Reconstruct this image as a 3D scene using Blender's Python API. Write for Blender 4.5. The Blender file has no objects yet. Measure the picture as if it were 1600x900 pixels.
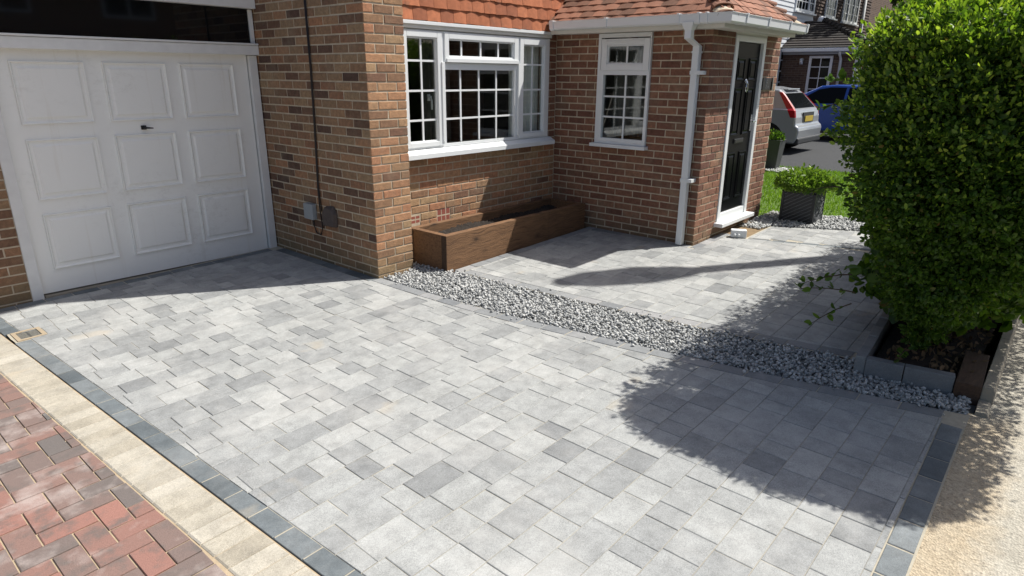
import bpy, bmesh, math, random
import numpy as np
from mathutils import Matrix, Vector

random.seed(7)
rng = np.random.default_rng(7)
S = bpy.context.scene
COL = S.collection
rad = math.radians

# ------------------------------------------------------------------ camera
CAM = np.array([-3.3748, -4.4988, 1.6440])
YAW, PITCH, ROLL = 0.8577, 0.3202, 0.0085
FPX = 1005.99
_f = np.array([math.sin(YAW) * math.cos(PITCH), math.cos(YAW) * math.cos(PITCH), -math.sin(PITCH)])
_r = np.array([math.cos(YAW), -math.sin(YAW), 0.0])
_u = np.cross(_r, _f)
CR = _r * math.cos(ROLL) + _u * math.sin(ROLL)
CU = _u * math.cos(ROLL) - _r * math.sin(ROLL)
CF = _f
cam = bpy.data.objects.new('camera', bpy.data.cameras.new('camera'))
cam.data.sensor_width = 36.0
cam.data.lens = 36.0 * FPX / 1600.0
cam.data.clip_start = 0.05
cam.data.clip_end = 2000.0
cam.matrix_world = Matrix(((CR[0], CU[0], -CF[0], CAM[0]), (CR[1], CU[1], -CF[1], CAM[1]),
                           (CR[2], CU[2], -CF[2], CAM[2]), (0, 0, 0, 1)))
COL.objects.link(cam)
S.camera = cam

# ------------------------------------------------------------------ light
SUN_EL, SUN_H = rad(58.0), rad(-35.0)          # the sun stands east-south-east
sd = Vector((math.cos(SUN_H) * math.cos(SUN_EL), math.sin(SUN_H) * math.cos(SUN_EL), math.sin(SUN_EL)))
W = bpy.data.worlds.new('World')
S.world = W
W.use_nodes = True
wn = W.node_tree
wn.nodes.clear()
sky = wn.nodes.new('ShaderNodeTexSky')
sky.sky_type = 'NISHITA'
sky.sun_disc = False
sky.sun_elevation = SUN_EL
sky.sun_rotation = math.atan2(sd.x, sd.y)
sky.dust_density = 2.5
sky.ozone_density = 0.6
bg = wn.nodes.new('ShaderNodeBackground')
bg.inputs[1].default_value = 0.092
wo = wn.nodes.new('ShaderNodeOutputWorld')
wn.links.new(sky.outputs[0], bg.inputs[0])
wn.links.new(bg.outputs[0], wo.inputs[0])
sun = bpy.data.objects.new('sun', bpy.data.lights.new('sun', 'SUN'))
sun.data.energy = 4.8
sun.data.angle = rad(0.53)
sun.data.color = (1.0, 0.965, 0.90)
sun.rotation_euler = sd.to_track_quat('Z', 'Y').to_euler()
sun.location = (10, -8, 20)
COL.objects.link(sun)
S.view_settings.view_transform = 'Standard'
S.view_settings.look = 'None'
S.view_settings.gamma = 1.0
S.view_settings.exposure = 0.43
S.view_settings.use_curve_mapping = False


def gz(x, y=0.0):                              # the ground rises gently to the east
    return -0.10 + 0.02 * np.minimum(x, 4.0)      # then runs level


TILT = -math.atan(0.02)


def pj(P):
    d = np.asarray(P, float) - CAM
    z = d @ CF
    return 800 + FPX * (d @ CR) / z, 450 - FPX * (d @ CU) / z, z


# ------------------------------------------------------------------ materials
class NT:
    def __init__(s, name):
        s.m = bpy.data.materials.new(name)
        s.m.use_nodes = True
        s.t = s.m.node_tree
        s.t.nodes.clear()
        s.out = s.n('ShaderNodeOutputMaterial')
        s.p = s.n('ShaderNodeBsdfPrincipled')
        s.t.links.new(s.p.outputs[0], s.out.inputs[0])

    def n(s, typ, **kw):
        nd = s.t.nodes.new(typ)
        for k, v in kw.items():
            setattr(nd, k, v)
        return nd

    def set(s, inp, v):
        if hasattr(v, 'is_output') or isinstance(v, bpy.types.NodeSocket):
            s.t.links.new(v, inp)
        else:
            inp.default_value = v

    def pos(s):
        if not hasattr(s, '_pos'):
            s._pos = s.n('ShaderNodeNewGeometry')
        return s._pos.outputs['Position']

    def obj(s):
        return s.n('ShaderNodeTexCoord').outputs['Object']

    def rnd(s):
        if not hasattr(s, '_rnd'):
            s.pos()
            oi = s.n('ShaderNodeObjectInfo')
            a = s.math('ADD', oi.outputs['Random'], s._pos.outputs['Random Per Island'])
            s._rnd = s.math('FRACT', a)
        return s._rnd

    def math(s, op, a, b=0.0, c=None):
        nd = s.n('ShaderNodeMath', operation=op)
        s.set(nd.inputs[0], a)
        s.set(nd.inputs[1], b)
        if c is not None:
            s.set(nd.inputs[2], c)
        return nd.outputs[0]

    def noise(s, scale, detail=4.0, rough=0.55, vec=None, stretch=None, color=False):
        vec = vec or s.pos()
        if stretch:
            mp = s.n('ShaderNodeMapping')
            mp.inputs['Scale'].default_value = stretch
            s.t.links.new(vec, mp.inputs[0])
            vec = mp.outputs[0]
        nd = s.n('ShaderNodeTexNoise')
        nd.inputs['Scale'].default_value = scale
        nd.inputs['Detail'].default_value = detail
        nd.inputs['Roughness'].default_value = rough
        s.t.links.new(vec, nd.inputs['Vector'])
        return nd.outputs['Color' if color else 'Fac']

    def ramp(s, fac, stops, interp='LINEAR'):
        nd = s.n('ShaderNodeValToRGB')
        nd.color_ramp.interpolation = interp
        e = nd.color_ramp.elements
        while len(e) < len(stops):
            e.new(0.5)
        for i, (p, c) in enumerate(stops):
            e[i].position = p
            if not hasattr(c, '__len__'):
                c = (c, c, c)
            e[i].color = (*c, 1.0)
        s.t.links.new(fac, nd.inputs[0])
        return nd.outputs[0]

    def mix(s, fac, a, b, mode='MIX'):
        nd = s.n('ShaderNodeMix', data_type='RGBA', blend_type=mode)
        s.set(nd.inputs[0], fac)
        for i, v in ((6, a), (7, b)):
            if isinstance(v, tuple):
                v = (*v, 1.0) if len(v) == 3 else v
            s.set(nd.inputs[i], v)
        return nd.outputs[2]

    def bump(s, h, strength=0.3, dist=0.01, prev=None):
        nd = s.n('ShaderNodeBump')
        nd.inputs['Strength'].default_value = strength
        nd.inputs['Distance'].default_value = dist
        s.t.links.new(h, nd.inputs['Height'])
        if prev is not None:
            s.t.links.new(prev, nd.inputs['Normal'])
        return nd.outputs[0]

    def fin(s, color=None, rough=None, normal=None, **kw):
        if color is not None:
            if isinstance(color, tuple):
                color = (*color, 1.0)
            s.set(s.p.inputs['Base Color'], color)
        if rough is not None:
            s.set(s.p.inputs['Roughness'], rough)
        if normal is not None:
            s.set(s.p.inputs['Normal'], normal)
        for k, v in kw.items():
            s.set(s.p.inputs[k.replace('_', ' ')], v)
        return s.m


def m_plain(name, col, rough=0.5, var=0.10, scale=6.0, bump=0.0, bscale=80.0, **kw):
    t = NT(name)
    a = t.noise(scale, 5.0)
    d = tuple(c * (1 - var) for c in col)
    l = tuple(min(1, c * (1 + var)) for c in col)
    c = t.mix(a, d, l)
    nrm = t.bump(t.noise(bscale, 4.0), bump, 0.004) if bump else None
    return t.fin(c, rough, nrm, **kw)


def m_brick(name, stops, dirt=True, grain=1.0):
    t = NT(name)
    c = t.ramp(t.rnd(), stops)
    n1 = t.noise(26, 5.0, 0.65)
    c = t.mix(0.62, c, t.ramp(n1, [(0.25, 0.40), (0.5, 0.85), (0.78, 1.45)]), 'MULTIPLY')
    n2 = t.noise(170, 3.0, 0.7)
    c = t.mix(0.5, c, t.ramp(n2, [(0.3, 0.5), (0.6, 1.0), (0.75, 1.35)]), 'MULTIPLY')
    if dirt:                                     # pale mortar smears and splashed dirt, in patches
        n3 = t.noise(3.1, 6.0, 0.6)
        c = t.mix(t.ramp(n3, [(0.52, 0.0), (0.72, 0.35)]), c, (0.30, 0.25, 0.17))
        sp = t.n('ShaderNodeSeparateXYZ')
        t.t.links.new(t.pos(), sp.inputs[0])
        h = t.math('ADD', sp.outputs[2], t.math('MULTIPLY', t.noise(6, 5.0, 0.6), 0.5))
        c = t.mix(t.ramp(h, [(0.12, 0.75), (0.42, 0.0)]), c, (0.17, 0.135, 0.075))
    b = t.bump(t.noise(95, 5.0, 0.7), 0.75, 0.006)
    b = t.bump(t.noise(22, 3.0), 0.4, 0.008, b)
    return t.fin(c, 0.92, b)


M = {}
M['brick_main'] = m_brick('brick_main', [(0.0, (0.10, 0.056, 0.040)), (0.10, (0.18, 0.098, 0.060)), (0.3, (0.285, 0.165, 0.093)),
                                         (0.5, (0.325, 0.207, 0.115)), (0.68, (0.31, 0.152, 0.083)), (0.82, (0.355, 0.24, 0.136)),
                                         (1.0, (0.42, 0.20, 0.10))])
M['brick_bay'] = m_brick('brick_bay', [(0.0, (0.22, 0.115, 0.072)), (0.25, (0.37, 0.215, 0.115)), (0.5, (0.46, 0.215, 0.115)),
                                       (0.75, (0.44, 0.29, 0.16)), (1.0, (0.50, 0.25, 0.13))])
M['brick_porch'] = m_brick('brick_porch', [(0.0, (0.175, 0.076, 0.05)), (0.35, (0.24, 0.108, 0.067)), (0.7, (0.285, 0.132, 0.08)),
                                           (1.0, (0.31, 0.16, 0.096))])


def m_mortar():
    t = NT('mortar')
    c = t.ramp(t.noise(14, 6.0), [(0.3, (0.42, 0.35, 0.25)), (0.7, (0.58, 0.495, 0.375))])
    return t.fin(c, 0.95, t.bump(t.noise(180, 4.0), 0.6, 0.003))


M['mortar'] = m_mortar()


def m_paver(name, stops, speck=0.5, bloom=0.35, blotch=0.3):
    t = NT(name)
    c = t.ramp(t.rnd(), stops)
    off = t.n('ShaderNodeVectorMath', operation='ADD')     # every block gets its own clouding
    t.t.links.new(t.pos(), off.inputs[0])
    cv = t.n('ShaderNodeCombineXYZ')
    for i_ in range(3):
        t.t.links.new(t.math('MULTIPLY', t.rnd(), 37.0 + 11 * i_), cv.inputs[i_])
    t.t.links.new(cv.outputs[0], off.inputs[1])
    n0 = t.noise(11, 6.0, 0.66, vec=off.outputs[0])
    c = t.mix(blotch, c, t.ramp(n0, [(0.28, 0.5), (0.5, 0.95), (0.72, 1.35)]), 'MULTIPLY')
    n4 = t.noise(1.1, 5.0, 0.6, stretch=(1.6, 0.5, 1))
    c = t.mix(0.5, c, t.ramp(n4, [(0.32, 0.78), (0.55, 1.0), (0.7, 1.08)]), 'MULTIPLY')
    n1 = t.noise(330, 2.0, 0.8)
    c = t.mix(speck, c, t.ramp(n1, [(0.33, 0.45), (0.5, 1.0), (0.68, 1.4)]), 'MULTIPLY')
    n1b = t.noise(120, 3.0, 0.7)
    c = t.mix(speck * 0.7, c, t.ramp(n1b, [(0.36, 0.7), (0.5, 1.0), (0.66, 1.22)]), 'MULTIPLY')
    n2 = t.noise(1.7, 7.0, 0.68)
    c = t.mix(t.ramp(n2, [(0.5, 0.0), (0.72, bloom)]), c, (0.56, 0.55, 0.52))
    n3 = t.noise(2.3, 3.0, 0.5, stretch=(1, 1.3, 1))
    c = t.mix(t.ramp(n3, [(0.68, 0.0), (0.76, 0.28)]), c, (0.50, 0.40, 0.26))
    b = t.bump(t.noise(260, 3.0, 0.75), 0.35, 0.002)
    b = t.bump(t.noise(12, 3.0), 0.12, 0.01, b)
    return t.fin(c, 0.78, b)


M['paver'] = m_paver('paver', [(0.0, (0.215, 0.222, 0.223)), (0.12, (0.265, 0.273, 0.271)), (0.32, (0.298, 0.305, 0.301)), (0.65, (0.33, 0.338, 0.33)),
                               (1.0, (0.368, 0.374, 0.363))], 0.6, 0.4, 0.5)
M['charcoal'] = m_paver('charcoal', [(0.0, (0.095, 0.112, 0.122)), (0.5, (0.135, 0.155, 0.165)), (1.0, (0.18, 0.198, 0.205))], 0.5, 0.2, 0.5)
M['strip'] = m_paver('strip', [(0.0, (0.17, 0.18, 0.19)), (0.5, (0.22, 0.23, 0.235)), (1.0, (0.30, 0.30, 0.30))], 0.45, 0.25)
M['buff'] = m_paver('buff', [(0.0, (0.35, 0.315, 0.25)), (0.5, (0.40, 0.365, 0.295)), (1.0, (0.45, 0.415, 0.345))], 0.6, 0.25, 0.5)


def m_red():
    t = NT('red_block')
    c = t.ramp(t.rnd(), [(0.0, (0.125, 0.118, 0.112)), (0.2, (0.17, 0.13, 0.116)), (0.5, (0.215, 0.138, 0.116)), (0.8, (0.25, 0.136, 0.11)), (1.0, (0.31, 0.15, 0.118))])
    n = t.noise(11, 5.0, 0.6)
    c = t.mix(t.ramp(n, [(0.5, 0.0), (0.68, 0.8)]), c, (0.125, 0.11, 0.10))
    n2 = t.noise(4.0, 4.0, 0.6)
    c = t.mix(t.ramp(n2, [(0.52, 0.0), (0.68, 0.6)]), c, (0.46, 0.40, 0.37))
    n1 = t.noise(300, 2.0, 0.8)
    c = t.mix(0.45, c, t.ramp(n1, [(0.33, 0.5), (0.5, 1.0), (0.68, 1.35)]), 'MULTIPLY')
    return t.fin(c, 0.85, t.bump(t.noise(200, 3.0, 0.7), 0.6, 0.003))


M['red'] = m_red()
M['sand'] = m_plain('joint_sand', (0.40, 0.315, 0.21), 0.95, 0.22, 40, 0.5, 300)
M['sand_drive'] = m_plain('joint_sand_grey', (0.40, 0.365, 0.29), 0.95, 0.25, 30, 0.5, 300)
M['ground'] = m_plain('ground_asphalt', (0.055, 0.055, 0.055), 0.9, 0.25, 3, 0.4, 120)
M['asphalt'] = m_plain('dark_asphalt', (0.03, 0.032, 0.034), 0.85, 0.3, 5, 0.5, 150)


def m_pavement():
    t = NT('pavement_asphalt')
    c = t.ramp(t.noise(2.2, 7.0, 0.65), [(0.3, (0.34, 0.315, 0.26)), (0.55, (0.42, 0.39, 0.325)), (0.75, (0.50, 0.465, 0.395))])
    sp = t.n('ShaderNodeSeparateXYZ')
    t.t.links.new(t.pos(), sp.inputs[0])
    yy = t.math('ADD', sp.outputs[1], t.math('MULTIPLY', t.noise(7, 6.0, 0.7), 0.22))
    m1 = t.ramp(t.math('ADD', yy, 5.0), [(0.50, 0.0), (0.62, 0.9)])
    m2 = t.ramp(t.math('MULTIPLY_ADD', sp.outputs[0], 0.2, 0.5), [(0.60, 1.0), (0.66, 0.0)])
    c = t.mix(t.math('MULTIPLY', m1, m2), c, t.mix(t.noise(16, 5.0), (0.38, 0.295, 0.19), (0.47, 0.405, 0.30)))
    v = t.n('ShaderNodeTexVoronoi')
    v.inputs['Scale'].default_value = 110
    t.t.links.new(t.pos(), v.inputs['Vector'])
    c = t.mix(0.75, c, t.ramp(v.outputs['Color'], [(0.0, 0.55), (0.5, 1.0), (1.0, 1.35)]), 'MULTIPLY')
    b = t.bump(v.outputs['Distance'], 0.8, 0.006)
    b = t.bump(t.noise(220, 3.0), 0.4, 0.003, b)
    return t.fin(c, 0.95, b)


M['pavement'] = m_pavement()
M['sandstrip'] = m_plain('sand_strip', (0.41, 0.32, 0.20), 0.95, 0.3, 9, 1.0, 160)
M['concrete'] = m_plain('kerb_concrete', (0.30, 0.27, 0.215), 0.92, 0.25, 7, 0.5, 140)
M['soil'] = m_plain('dark_soil', (0.022, 0.016, 0.012), 0.98, 0.4, 30, 1.0, 60)
M['dirt'] = m_plain('dry_dirt', (0.22, 0.155, 0.085), 0.98, 0.35, 9, 1.0, 70)
M['stone'] = None


def m_stone():
    t = NT('gravel_stone')
    c = t.ramp(t.rnd(), [(0.0, (0.22, 0.228, 0.228)), (0.25, (0.33, 0.338, 0.334)), (0.6, (0.44, 0.446, 0.437)), (1.0, (0.60, 0.60, 0.58))])
    c = t.mix(0.4, c, t.ramp(t.noise(90, 4.0), [(0.35, 0.45), (0.65, 1.2)]), 'MULTIPLY')
    return t.fin(c, 0.8, t.bump(t.noise(240, 3.0), 0.4, 0.002))


M['stone'] = m_stone()
M['white'] = m_plain('white_upvc', (0.74, 0.76, 0.765), 0.32, 0.03, 4)
M['cream'] = m_plain('cream_board', (0.66, 0.645, 0.59), 0.45, 0.06, 5)


def m_garage():
    t = NT('garage_paint')
    c = t.mix(t.noise(3.5, 6.0), (0.82, 0.825, 0.79), (0.86, 0.86, 0.825))
    n = t.noise(16.0, 9.0, 0.78, stretch=(1.0, 1.0, 1.5))
    where = t.noise(1.5, 3.0, 0.5)
    g = t.math('MULTIPLY', t.ramp(n, [(0.50, 0.0), (0.72, 0.32)]), t.ramp(where, [(0.5, 0.0), (0.66, 1.0)]))
    c = t.mix(g, c, (0.36, 0.34, 0.28))
    n2 = t.noise(2.0, 5.0, 0.6, stretch=(7.0, 1.0, 0.35))
    c = t.mix(t.ramp(n2, [(0.6, 0.0), (0.78, 0.3)]), c, (0.58, 0.53, 0.42))
    return t.fin(c, 0.5, t.bump(t.noise(130, 3.0, stretch=(1, 1, 0.15)), 0.18, 0.003))


M['garage'] = m_garage()
M['timber_white'] = m_plain('white_timber', (0.71, 0.715, 0.70), 0.55, 0.14, 9, 0.25, 60)
M['black'] = m_plain('black_door', (0.005, 0.0055, 0.0065), 0.3, 0.1, 4, Specular_IOR_Level=0.06)
M['blackmetal'] = m_plain('black_metal', (0.012, 0.012, 0.013), 0.4, 0.1, 4)
M['chrome'] = m_plain('chrome', (0.75, 0.76, 0.78), 0.16, 0.03, 4, Metallic=1.0)
M['cable'] = m_plain('dark_cable', (0.02, 0.014, 0.012), 0.55, 0.1, 4)
M['greybox'] = m_plain('grey_plastic', (0.30, 0.325, 0.34), 0.45, 0.06, 8)
M['rustbox'] = m_plain('weathered_metal', (0.085, 0.066, 0.058), 0.8, 0.45, 28, 0.7, 60)
M['terracotta'] = m_plain('terracotta', (0.27, 0.078, 0.055), 0.8, 0.12, 12)
M['void'] = m_plain('dark_void', (0.004, 0.004, 0.004), 0.9, 0.1, 4)


def m_tile(name, stops):
    t = NT(name)
    c = t.ramp(t.rnd(), stops)
    c = t.mix(0.45, c, t.ramp(t.noise(18, 5.0, 0.65), [(0.3, 0.5), (0.7, 1.25)]), 'MULTIPLY')
    c = t.mix(t.ramp(t.noise(7, 6.0), [(0.58, 0.0), (0.72, 0.45)]), c, (0.12, 0.10, 0.075))
    return t.fin(c, 0.88, t.bump(t.noise(120, 4.0), 0.45, 0.004))


M['tile_hung'] = m_tile('tile_hung', [(0.0, (0.31, 0.105, 0.05)), (0.5, (0.40, 0.135, 0.06)), (1.0, (0.50, 0.175, 0.08))])
M['tile_roof'] = m_tile('tile_roof', [(0.0, (0.16, 0.08, 0.05)), (0.5, (0.245, 0.112, 0.068)), (1.0, (0.33, 0.15, 0.092))])
M['tile_dark'] = m_tile('tile_dark', [(0.0, (0.014, 0.012, 0.011)), (0.5, (0.02, 0.016, 0.014)), (1.0, (0.028, 0.022, 0.02))])  # near-black: tree shade on the neighbouring porch roof is put into the colour
M['tile_brown'] = m_tile('tile_brown', [(0.0, (0.06, 0.042, 0.034)), (0.5, (0.085, 0.058, 0.045)), (1.0, (0.115, 0.078, 0.06))])


def m_farbrick():
    t = NT('far_brick')
    b = t.n('ShaderNodeTexBrick')
    sp = t.n('ShaderNodeSeparateXYZ')
    t.t.links.new(t.pos(), sp.inputs[0])
    cb = t.n('ShaderNodeCombineXYZ')
    t.t.links.new(t.math('ADD', sp.outputs[0], sp.outputs[1]), cb.inputs[0])
    t.t.links.new(sp.outputs[2], cb.inputs[1])
    t.t.links.new(cb.outputs[0], b.inputs['Vector'])
    for k, v in (('Scale', 1.0), ('Brick Width', 0.225), ('Row Height', 0.075), ('Mortar Size', 0.006), ('Bias', 0.0)):
        b.inputs[k].default_value = v
    b.inputs['Color1'].default_value = (0.085, 0.05, 0.036, 1)
    b.inputs['Color2'].default_value = (0.14, 0.085, 0.055, 1)
    b.inputs['Mortar'].default_value = (0.20, 0.165, 0.125, 1)
    c = t.mix(0.4, b.outputs[0], t.ramp(t.noise(12, 4.0), [(0.3, 0.6), (0.7, 1.2)]), 'MULTIPLY')
    return t.fin(c, 0.9, t.bump(b.outputs['Fac'], -0.4, 0.006))


M['far_brick'] = m_farbrick()
M['board'] = m_plain('white_boarding', (0.70, 0.72, 0.74), 0.5, 0.06, 5)


def m_wood(name, base, dark):
    t = NT(name)
    ds = t.noise(5, 2.0, 0.5)
    wv = t.n('ShaderNodeVectorMath', operation='ADD')
    cz = t.n('ShaderNodeCombineXYZ')
    t.t.links.new(t.math('MULTIPLY', ds, 0.10), cz.inputs[2])
    t.t.links.new(t.pos(), wv.inputs[0])
    t.t.links.new(cz.outputs[0], wv.inputs[1])
    g = t.noise(7, 8.0, 0.74, vec=wv.outputs[0], stretch=(0.7, 7, 10))
    c = t.ramp(g, [(0.3, dark), (0.52, base), (0.72, tuple(x * 1.35 for x in base))])
    k = t.n('ShaderNodeTexVoronoi')
    k.inputs['Scale'].default_value = 3.4
    mp = t.n('ShaderNodeMapping')
    mp.inputs['Scale'].default_value = (0.9, 1.0, 1.6)
    t.t.links.new(t.pos(), mp.inputs[0])
    t.t.links.new(mp.outputs[0], k.inputs['Vector'])
    c = t.mix(t.ramp(k.outputs['Distance'], [(0.06, 0.9), (0.13, 0.35), (0.24, 0.0)]), c, tuple(x * 0.4 for x in dark))
    b = t.bump(g, 0.8, 0.008)
    return t.fin(c, 0.8, b)


M['wood'] = m_wood('sleeper_wood', (0.175, 0.092, 0.043), (0.062, 0.031, 0.016))
M['wood_end'] = m_wood('wood_end_grain', (0.055, 0.030, 0.016), (0.028, 0.016, 0.010))
M['wood_brown'] = m_wood('brown_board', (0.075, 0.042, 0.025), (0.04, 0.023, 0.015))


def m_glass():
    t = NT('window_glass')
    t.t.nodes.remove(t.p)
    fr = t.n('ShaderNodeLayerWeight')
    fr.inputs[0].default_value = 0.5
    tr = t.n('ShaderNodeBsdfTransparent')
    tr.inputs[0].default_value = (0.93, 0.95, 0.94, 1)
    gl = t.n('ShaderNodeBsdfGlossy')
    gl.inputs['Roughness'].default_value = 0.0
    gl.inputs[0].default_value = (1, 1, 1, 1)
    f2 = t.math('MULTIPLY_ADD', t.math('POWER', fr.outputs['Facing'], 4.0), 0.9, 0.05)
    mx = t.n('ShaderNodeMixShader')
    t.t.links.new(f2, mx.inputs[0])
    t.t.links.new(tr.outputs[0], mx.inputs[1])
    t.t.links.new(gl.outputs[0], mx.inputs[2])
    t.t.links.new(mx.outputs[0], t.out.inputs[0])
    return t.m


M['glass'] = m_glass()
M['carglass'] = m_plain('car_glass', (0.006, 0.007, 0.008), 0.1, 0.05, 3, Specular_IOR_Level=0.08)
M['darkglass'] = m_plain('dark_glass', (0.006, 0.007, 0.008), 0.04, 0.05, 3)
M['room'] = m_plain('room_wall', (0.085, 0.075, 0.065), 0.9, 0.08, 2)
M['curtain'] = m_plain('net_curtain', (0.78, 0.80, 0.76), 0.9, 0.1, 20)
M['drape'] = m_plain('dark_drape', (0.11, 0.105, 0.095), 0.9, 0.15, 20)


def m_leaf(name, stops, trans=0.35, rough=0.45):
    t = NT(name)
    c = t.ramp(t.rnd(), stops)
    tl = t.n('ShaderNodeBsdfTranslucent')
    t.t.links.new(t.mix(1.0, c, (1.25, 1.35, 0.55), 'MULTIPLY'), tl.inputs[0])
    mx = t.n('ShaderNodeMixShader')
    mx.inputs[0].default_value = trans
    t.fin(c, rough)
    t.p.inputs['Specular IOR Level'].default_value = 0.35
    t.t.links.new(t.p.outputs[0], mx.inputs[1])
    t.t.links.new(tl.outputs[0], mx.inputs[2])
    t.t.links.new(mx.outputs[0], t.out.inputs[0])
    return t.m


M['leaf'] = m_leaf('hedge_leaf', [(0.0, (0.035, 0.075, 0.012)), (0.5, (0.07, 0.14, 0.02)), (0.8, (0.10, 0.185, 0.026)), (0.985, (0.14, 0.22, 0.034)), (1.0, (0.20, 0.13, 0.05))])
M['leaf_new'] = m_leaf('young_leaf', [(0.0, (0.15, 0.25, 0.025)), (0.6, (0.24, 0.36, 0.04)), (1.0, (0.36, 0.45, 0.07))], 0.45)
M['leaf_pot'] = m_leaf('shrub_leaf', [(0.0, (0.09, 0.17, 0.025)), (0.6, (0.16, 0.26, 0.04)), (1.0, (0.24, 0.34, 0.07))], 0.35)
M['leaf'].node_tree.nodes['Mix Shader'].inputs[0].default_value = 0.42
M['leaf_dark'] = m_leaf('tree_leaf', [(0.0, (0.015, 0.034, 0.012)), (1.0, (0.035, 0.07, 0.018))], 0.25)
M['grass'] = m_leaf('grass_blade', [(0.0, (0.10, 0.19, 0.016)), (0.6, (0.16, 0.29, 0.024)), (1.0, (0.24, 0.35, 0.04))], 0.4, 0.6)
M['lawn'] = m_plain('lawn_soil', (0.08, 0.135, 0.022), 0.95, 0.4, 8, 0.5, 90)
M['bark'] = m_plain('bark', (0.065, 0.045, 0.03), 0.95, 0.35, 25, 0.8, 40)
M['drytwig'] = m_plain('dry_leaf', (0.16, 0.10, 0.05), 0.9, 0.4, 20)
M['planter_dark'] = m_plain('dark_planter', (0.022, 0.024, 0.028), 0.5, 0.2, 12, 0.2, 60)
M['planter_light'] = m_plain('slate_rib', (0.14, 0.15, 0.165), 0.5, 0.15, 12)
M['potgrey'] = m_plain('grey_pot', (0.055, 0.058, 0.06), 0.55, 0.12, 8)
M['silver'] = m_plain('silver_paint', (0.38, 0.40, 0.42), 0.28, 0.02, 3, Metallic=0.35, Coat_Weight=0.5)
M['blue'] = m_plain('blue_paint', (0.012, 0.068, 0.34), 0.25, 0.02, 3, Metallic=0.15, Coat_Weight=0.6)
M['tyre'] = m_plain('tyre', (0.014, 0.014, 0.014), 0.85, 0.2, 12)
M['rim'] = m_plain('wheel_rim', (0.32, 0.33, 0.34), 0.35, 0.05, 6, Metallic=0.6)
M['carplastic'] = m_plain('dark_plastic', (0.03, 0.032, 0.034), 0.6, 0.1, 8)
M['redlight'] = m_plain('red_lens', (0.42, 0.012, 0.018), 0.15, 0.08, 12)
M['plate'] = m_plain('yellow_plate', (0.45, 0.33, 0.04), 0.45, 0.05, 8)
M['plateink'] = m_plain('plate_ink', (0.03, 0.028, 0.02), 0.6, 0.05, 8)
M['iron'] = m_plain('cast_iron', (0.07, 0.075, 0.075), 0.6, 0.25, 30, 0.4, 80)
M['gullyframe'] = m_plain('pale_frame', (0.36, 0.29, 0.20), 0.7, 0.12, 20)
M['galv'] = m_plain('galvanised', (0.28, 0.29, 0.30), 0.5, 0.12, 8, Metallic=0.5)
M['lead'] = m_plain('lead_flashing', (0.16, 0.165, 0.17), 0.6, 0.12, 8)


# ------------------------------------------------------------------ mesh helpers
ORG = {}


def put(o, parent=None):
    COL.objects.link(o)
    if parent is not None:
        o.parent = parent
        loc = ORG.get(parent.name)
        if loc is not None:
            o.matrix_parent_inverse = Matrix.Translation(-Vector(loc))
    return o


def thing(name, label, cat, loc, group=None):
    o = bpy.data.objects.new(name, None)
    o.empty_display_size = 0.2
    o.location = loc
    COL.objects.link(o)
    ORG[o.name] = tuple(loc)
    return tag(o, label, cat, group)


def tag(o, label, cat, group=None, kind=None):
    if label:
        o['label'] = label
    if cat:
        o['category'] = cat
    if group:
        o['group'] = group
    if kind:
        o['kind'] = kind
    return o


class MB:
    def __init__(s, T=None):
        s.v, s.f, s.T = [], [], T

    def add(s, vs, fs):
        b = len(s.v)
        s.v += [tuple(s.T(*p)) if s.T else tuple(p) for p in vs]
        s.f += [tuple(b + i for i in q) for q in fs]
        return s

    def box(s, x0, x1, y0, y1, z0, z1):
        return s.add([(x0, y0, z0), (x1, y0, z0), (x1, y1, z0), (x0, y1, z0), (x0, y0, z1), (x1, y0, z1), (x1, y1, z1), (x0, y1, z1)],
                     [(0, 3, 2, 1), (4, 5, 6, 7), (0, 1, 5, 4), (1, 2, 6, 5), (2, 3, 7, 6), (3, 0, 4, 7)])

    def loft(s, rings, cap=True, closed=True):
        n = len(rings[0])
        fs = []
        for i in range(len(rings) - 1):
            for j in range(n if closed else n - 1):
                k = (j + 1) % n
                fs.append((i * n + j, i * n + k, (i + 1) * n + k, (i + 1) * n + j))
        if cap:
            fs.append(tuple(range(n))[::-1])
            fs.append(tuple((len(rings) - 1) * n + j for j in range(n)))
        return s.add([p for r in rings for p in r], fs)

    def tube(s, pts, r, n=8, r1=None):
        pts = [Vector(p) for p in pts]
        rings = []
        for i, p in enumerate(pts):
            d = (pts[min(i + 1, len(pts) - 1)] - pts[max(i - 1, 0)]).normalized()
            a = Vector((0, 0, 1)) if abs(d.z) < 0.9 else Vector((1, 0, 0))
            e1 = d.cross(a).normalized()
            e2 = d.cross(e1)
            rr = r if r1 is None else r + (r1 - r) * i / (len(pts) - 1)
            rings.append([tuple(p + e1 * rr * math.cos(2 * math.pi * j / n) + e2 * rr * math.sin(2 * math.pi * j / n)) for j in range(n)])
        return s.loft(rings)

    def prism(s, poly, z0, z1):
        return s.loft([[(x, y, z0) for x, y in poly], [(x, y, z1) for x, y in poly]])

    def build(s, name, mat, parent=None, bevel=0.0, smooth=False, seg=2):
        me = bpy.data.meshes.new(name)
        me.from_pydata(s.v, [], s.f)
        me.materials.append(mat if not isinstance(mat, str) else M[mat])
        bm = bmesh.new()
        bm.from_mesh(me)
        bmesh.ops.recalc_face_normals(bm, faces=bm.faces)
        bm.to_mesh(me)
        bm.free()
        me.update()
        if smooth:
            me.polygons.foreach_set('use_smooth', [True] * len(me.polygons))
        o = bpy.data.objects.new(name, me)
        if bevel:
            md = o.modifiers.new('bevel', 'BEVEL')
            md.width = bevel
            md.segments = seg
            md.limit_method = 'ANGLE'
            md.angle_limit = rad(30)
        return put(o, parent)


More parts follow.
